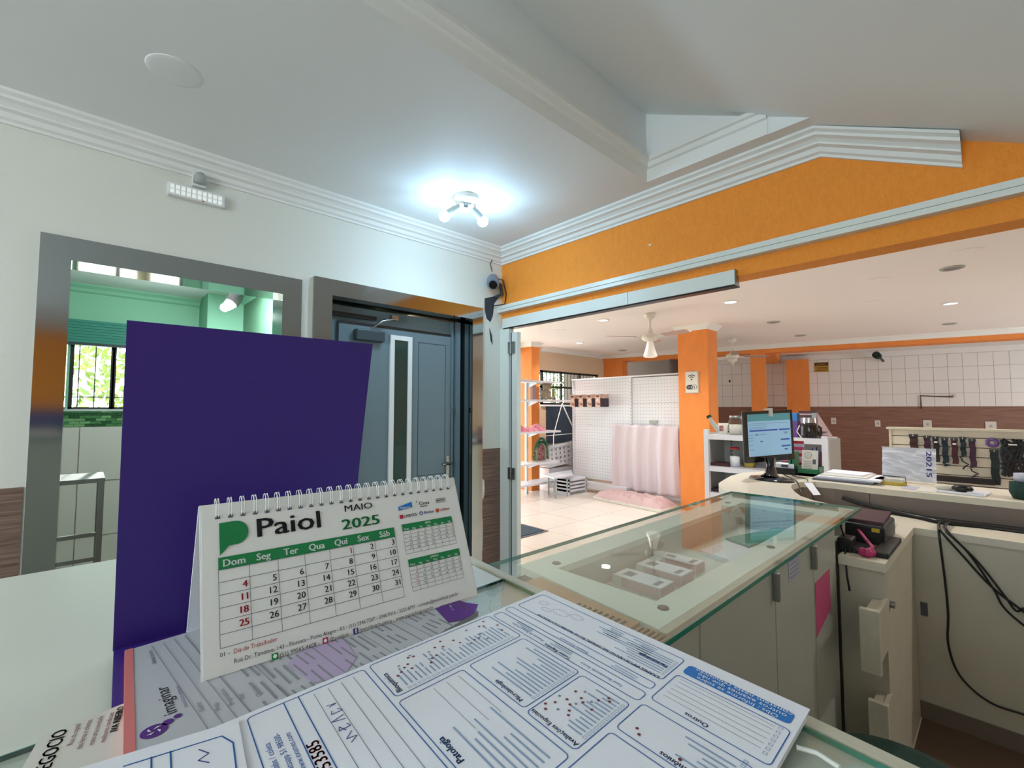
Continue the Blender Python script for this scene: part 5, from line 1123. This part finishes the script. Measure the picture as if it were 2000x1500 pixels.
bx(XG-.01, XG+.05, 3.07, 5.11, 1.845, 1.865).build('top_cap', 'metal_white', parent=t)
bx(XG+.0, XG+.4, 5.10, 5.11, 0, 1.84).build('end_panel', 'metal_white', parent=t)
tag(bx(XG-.003, XG+.017, 3.50, 3.63, 1.14, 1.185).build('price_clip', 'plastic_grey', origin=(XG, 3.56, 1.14)), 'small grey clip tag above the pink sheet on the gondola', 'tag')
for i, y in enumerate((4.90, 4.725, 4.555, 4.39)):
    lab = ('first from the left', 'second from the left', 'third from the left', 'last on the right')[i]
    b_ = thing('photo_box', 'small product box with a dark side hanging on the pegboard, '+lab, 'box', (6.05, y-.06, 1.38), 'boxes hanging on the pegboard')
    bx(5.90, 6.13, y-.09, y, 1.385, 1.58).build('carton', 'box_photo', parent=b_)
    bx(5.905, 6.13, y-.092, y-.0902, 1.385, 1.52).build('dark_side', 'box_dark', parent=b_)
    bx(5.898, 5.8995, y-.08, y-.01, 1.54, 1.57).box(5.898, 5.8995, y-.08, y-.03, 1.41, 1.44).build('box_print', 'picture_brown', parent=b_)
    MB().tube([(6.219, y-.045, 1.587), (5.93, y-.045, 1.587)], .004, 6).build('peg_hook', 'silver', parent=b_)
# hanging sheet and cushion
vs = []; fs = []; ny, nz_ = 70, 24
for j in range(nz_+1):
    v = j/nz_
    for i in range(ny+1):
        u = i/ny; a = .014+.034*v
        x = XG-.045-a*(.6*math.sin(u*34+1.5*math.sin(v*2))+.5*math.sin(u*17+1))-.02*v
        y = 4.235-u*1.09+.01*math.sin(v*5); z = 1.115-1.0*v-.012*abs(math.sin(u*math.pi*5))*(1-v)
        vs.append((x, y, z))
for j in range(nz_):
    for i in range(ny): a = j*(ny+1)+i; fs.append((a, a+1, a+ny+2, a+ny+1))
so = MB().add(vs, fs, True).build('hanging_sheet', 'drape_pink', origin=(XG-.06, 3.7, .1)); so.modifiers.new('s', 'SOLIDIFY').thickness = .004
tag(so, 'pale pink striped sheet hanging over the lower gondola', 'sheet')
vs = []; fs = []; nx, ny = 22, 60
random.seed(9)
for i in range(nx+1):
    for j in range(ny+1):
        u, v = i/nx, j/ny; e = min(1, 4*min(u, 1-u))**.5*min(1, 8*min(v, 1-v))**.5
        x = 5.66+u*.46-.12*v; y = 4.28-v*1.18
        z = .035+.11*e+.008*e*math.sin(v*30+u*5)*math.sin(u*7)+.009*math.sin(u*24+v*17+3*math.sin(v*9))*e+.006*math.sin(v*70+4*math.sin(u*6))*e
        vs.append((x, y, z))
for i in range(nx):
    for j in range(ny): a = i*(ny+1)+j; fs.append((a, a+1, a+ny+2, a+ny+1))
cu = thing('floor_cushion', 'crumpled pink cushion lying on the floor in front of the hanging sheet', 'cushion', (5.8, 3.7, 0))
MB().add(vs, fs, True).build('cover', 'cushion_pink', parent=cu)
MB().slab([(5.66, 4.28, 0), (6.12, 4.28, 0), (6.0, 3.10, 0), (5.54, 3.10, 0)], (0, 0, .045)).build('white_base', 'paper_warm', parent=cu, bevel=.01)

# ---------------------------------------------------------------- left shelf and what it carries
t = thing('open_shelf', 'white open shelf unit at the far left of the hall', 'shelf', (5.3, 5.15, 0))
for z, x1 in ((1.80, 5.80), (1.50, 6.02), (1.0, 5.78), (.51, 5.74), (.20, 5.72)):
    bx(4.5, x1, 5.0, 5.32, z-.03, z).build('shelf_board', 'metal_white', parent=t)
for x in (5.25,):
    bx(x, x+.045, 5.27, 5.31, 0, 1.83).build('post', 'metal_white', parent=t)
bx(4.5, 4.545, 5.27, 5.31, 0, 1.83).build('post', 'metal_white', parent=t)
for z in (1.77, 1.47, .97, .48): MB().slab([(5.28, 5.27, z), (5.28, 5.27, z-.08), (5.28, 5.02, z)], (.006, 0, 0)).build('bracket', 'metal_white', parent=t)
for x in (4.55, 5.66): MB().tube([(x, 5.05, 0), (x, 5.05, .17)], .015, 8).build('foot', 'metal_white', parent=t)
t = thing('plush_toy', 'grey-brown plush mouse toy sitting on the second shelf', 'plush toy', (5.55, 5.12, 1.50))
mb = MB(); mb.ball((5.55, 5.12, 1.59), .092, 14, sq=(1.1, .9, 1.0)).ball((5.55, 5.10, 1.72), .07, 14).ball((5.555, 5.045, 1.69), .024, 10)
mb.ball((5.48, 5.07, 1.53), .032, 10, sq=(1.3, 1, .8)).ball((5.62, 5.06, 1.53), .032, 10, sq=(1.3, 1, .8)).ball((5.465, 5.11, 1.60), .028, 10, sq=(.8, .8, 1.5)).ball((5.635, 5.11, 1.60), .028, 10, sq=(.8, .8, 1.5))
mb.build('body', 'plush', parent=t)
for x in (5.475, 5.64): MB().ball((x, 5.10, 1.775), .034, 10, sq=(1, .5, 1.1)).build('ear', 'plush', parent=t)
for x in (5.53, 5.58): MB().ball((x, 5.052, 1.71), .006, 6).build('eye', 'black', parent=t)
MB().ball((5.555, 5.022, 1.688), .007, 6).build('nose', 'black', parent=t)
tag(bx(5.34, 5.43, 5.22, 5.27, 1.50, 1.74).build('pink_box', 'cushion_pink', origin=(5.38, 5.25, 1.5)), 'tall pale pink box beside the plush toy', 'box')
vs = []; fs = []; nx, ny = 26, 8
for i in range(nx+1):
    for j in range(ny+1):
        a = math.pi*j/ny; u = i/nx; hgt = .075+.03*math.sin(u*9)+.02*math.sin(u*23+2)
        hgt *= min(1, 5*(1-u)+.3)
        vs.append((4.78+u*.72, 5.16-.12*math.cos(a), 1.0+hgt*math.sin(a)+.004*math.sin(u*40+j)))
for i in range(nx):
    for j in range(ny): a = i*(ny+1)+j; fs.append((a, a+1, a+ny+2, a+ny+1))
tag(MB().add(vs, fs, True).build('folded_blanket', 'pink_cloth', origin=(5.1, 5.16, 1.0)), 'folded pink and white blanket on the third shelf', 'blanket')
t = thing('tinsel_arch', 'arched picture framed in green tinsel on the fourth shelf', 'decoration', (5.45, 5.12, .51))
ac = MB(); bpts = []
for k in range(13): a = R(180-k*15); bpts.append((5.43+.095*math.cos(a), .70+.10*math.sin(a)))
poly = [(5.335, .52)]+bpts+[(5.525, .52)]
MB().slab([(x, 5.13, z) for x, z in poly], (0, .02, 0)).build('picture', 'picture_brown', parent=t)
ring_ = MB()
for (a, b2), (c_, d_) in zip(poly, poly[1:]): ring_.tube([(a, 5.12, b2), (c_, 5.12, d_)], .014, 6)
ring_.build('cork_rim', 'plush', parent=t)
tn = MB(); random.seed(2)
path = [(5.29, .53), (5.28, .62), (5.285, .72), (5.33, .80), (5.40, .86), (5.45, .885), (5.51, .85), (5.56, .78), (5.58, .70), (5.58, .62), (5.585, .54)]
path += [(5.34, .75), (5.40, .81), (5.47, .83), (5.53, .77)]
for k in range(1500):
    i = random.randrange(len(path)-5) if k % 3 else random.randrange(11, 14); u = random.random(); a, b2 = path[i], path[i+1]
    p = Vector((a[0]*(1-u)+b2[0]*u, 5.12+random.uniform(-.02, .02), a[1]*(1-u)+b2[1]*u)); d_ = Vector((random.uniform(-1, 1), random.uniform(-1, 1), random.uniform(-1, 1))).normalized()*.05; n_ = d_.orthogonal().normalized()*.003
    tn.add([(p-n_)[:], (p+n_)[:], (p+d_)[:]], [(0, 1, 2)])
tn.build('tinsel', 'tinsel', parent=t, kind='stuff')
# triangle hanger frame, crate, small white table, louvre
t = thing('wire_triangle', 'thin white A-shaped frame with a cross bar in front of the dark board', 'frame', (6.45, 5.45, .9))
MB().tube([(6.05, 5.4, .90), (6.13, 5.4, 1.10), (6.28, 5.4, 1.45)], .008, 6).tube([(6.28, 5.4, 1.45), (6.52, 5.4, 1.10), (6.74, 5.4, .80)], .012, 6).build('side_bar', 'ink_white', parent=t)
MB().tube([(5.85, 5.4, .89), (6.8, 5.4, .91)], .007, 6).build('cross_bar', 'ink_white', parent=t)
MB().tube([(6.05, 5.4, .90), (6.03, 5.4, 0)], .008, 6).tube([(6.74, 5.4, .80), (6.76, 5.4, 0)], .008, 6).build('leg', 'ink_white', parent=t)
t = thing('laundry_basket', 'white plastic basket with rows of square holes behind the small table', 'basket', (6.2, 5.25, 0))
bT = Matrix.Translation((5.88, 5.34, .36)) @ Matrix.Rotation(R(-4), 4, 'Y')
fb = MB()
for k in range(9): fb.box(k*.11, k*.11+.05, 0, .012, 0, .33, T=bT)
for k in range(5): fb.box(0, .93, -.001, .011, k*.075, k*.075+.033, T=bT)
fb.box(-.02, .96, -.02, .014, .32, .36, T=bT).box(0, .93, .0, .3, -.01, 0, T=bT).box(.92, .93, 0, .3, 0, .33, T=bT).build('basket_wall', 'metal_white', parent=t)
bx(0, .93, .30, .31, 0, .32, T=bT).build('basket_back', 'plastic_grey', parent=t)
bx(5.9, 6.6, 5.38, 5.6, 0, .33).build('basket_foot', 'metal_white', parent=t)
t = thing('low_table', 'small low white table between the open shelf and the gondola', 'table', (5.75, 4.8, 0))
MB().slab([(5.33, 5.0, .31), (5.17, 4.62, .31), (5.62, 4.62, .31), (6.05, 5.0, .31)], (0, 0, .02)).build('tabletop', 'metal_white', parent=t)
for x, y in ((5.30, 4.70), (5.55, 4.68), (5.42, 4.95), (5.9, 4.95)): MB().tube([(x, y, 0), (x, y, .31)], .012, 8).build('leg', 'plastic_grey', parent=t)
t = thing('slatted_rack', 'low white slatted rack under the small table beside the gondola', 'rack', (5.75, 4.85, 0))
for k in range(4): bx(5.62, 6.06, 4.70+k*.0, 4.95, .05+k*.055, .08+k*.055).build('slat', 'metal_white', parent=t)
bx(5.62, 5.64, 4.70, 4.95, 0, .25).box(6.04, 6.06, 4.70, 4.95, 0, .25).build('end_frame', 'metal_white', parent=t)
t = thing('door_mat', 'dark blue-grey doormat on the hall tiles beside the folding door', 'mat', (3.6, 3.8, 0))
bx(3.30, 3.83, 3.50, 4.25, 0, .006).build('mat_border', 'grid_grey', parent=t)
bx(3.34, 3.79, 3.54, 4.21, .006, .012).build('mat_pile', 'mat_blue', parent=t)
# ---------------------------------------------------------------- things on the tiled wall
def wallbox(mb, s0, s1, z0, z1, d0, d1): return wbox(mb, CT-d1, CT-d0, s0, s1, z0, z1)
def outlet(s_, z, label, w_=.085, h_=.125):
    t = thing('wall_outlet', label, 'outlet', W(CT-.004, s_, z), 'outlets on the wood wainscot')
    wallbox(MB(), s_-w_/2, s_+w_/2, z-h_/2, z+h_/2, .004, .016).build('cover_plate', 'switch_white', parent=t)
    wallbox(MB(), s_-.018, s_+.018, z-.02, z+.02, .016, .02).build('socket_insert', 'plastic_grey', parent=t)
outlet(-.45, 1.11, 'white wall outlet left, above the coffee machine bag')
outlet(-1.151, 1.07, 'white wall outlet in the open wainscot left of the slatwall')
outlet(-1.88, 1.07, 'white wall outlet just above the slatwall cap', .12, .15)
outlet(-2.72, 1.05, 'white wall outlet above the slatwall near the right edge', .14, .16)
t = thing('warning_sign', 'small brown and yellow warning sign on the white tiles', 'sign', W(CT, -.28, 2.2))
wallbox(MB(), -.40, -.16, 2.11, 2.31, .001, .012).build('sign_plate', 'sign_yellow', parent=t)
wallbox(MB(), -.395, -.165, 2.24, 2.305, .012, .014).build('sign_header', 'sign_brown', parent=t)
wallbox(wallbox(wallbox(MB(), -.38, -.18, 2.20, 2.21, .012, .014), -.38, -.20, 2.17, 2.18, .012, .014), -.38, -.19, 2.14, 2.15, .012, .014).build('sign_text_lines', 'sign_brown', parent=t)
o_ = MB(); p_ = W(CT-.0155, -.185, 2.255); text(o_, 'SORRIA', .045, p_, (-TB)[:], (0, 0, 1), width=.17); o_.build('sign_letters', 'sign_yellow', parent=t)
t = thing('wall_camera', 'dark security camera mounted high on the tiled wall', 'camera', W(CT, -1.24, 2.4))
a = Vector(W(CT-.02, -1.28, 2.28)); b2 = Vector(W(CT-.12, -1.25, 2.30)); c2 = Vector(W(CT-.22, -1.18, 2.36)); d2_ = Vector(W(CT-.34, -1.14, 2.38))
MB().tube([a[:], b2[:], c2[:]], .02, 8).build('bracket', 'grid_grey', parent=t)
MB().tube([(c2*1.0)[:], d2_[:]], [.06, .065], 14).build('camera_body', 'dark_green', parent=t)
MB().tube([d2_[:], W(CT-.36, -1.13, 2.38)], .045, 14).build('lens', 'black_gloss', parent=t)
t = thing('metal_rail', 'thin dark metal rail bent over the wainscot edge', 'rail', W(CT, -2.0, 1.6))
MB().tube([W(CT-.03, -1.80, 1.36), W(CT-.03, -1.80, 1.60), W(CT-.05, -2.24, 1.57)], .012, 6).build('bent_tube', 'sign_brown', parent=t)
MB().ball(W(CT-.05, -2.26, 1.59), .03, 8).build('end_knob', 'switch_white', parent=t)
t = tag(MB().ball(W(CT-.004, 1.45, 1.98), .02, 8, sq=(.6, 1, 1.6)).build('wall_hook', 'black', origin=W(CT, 1.45, 1.98)), 'tiny dark hook on the tiles between the big and slim pillars', 'hook')
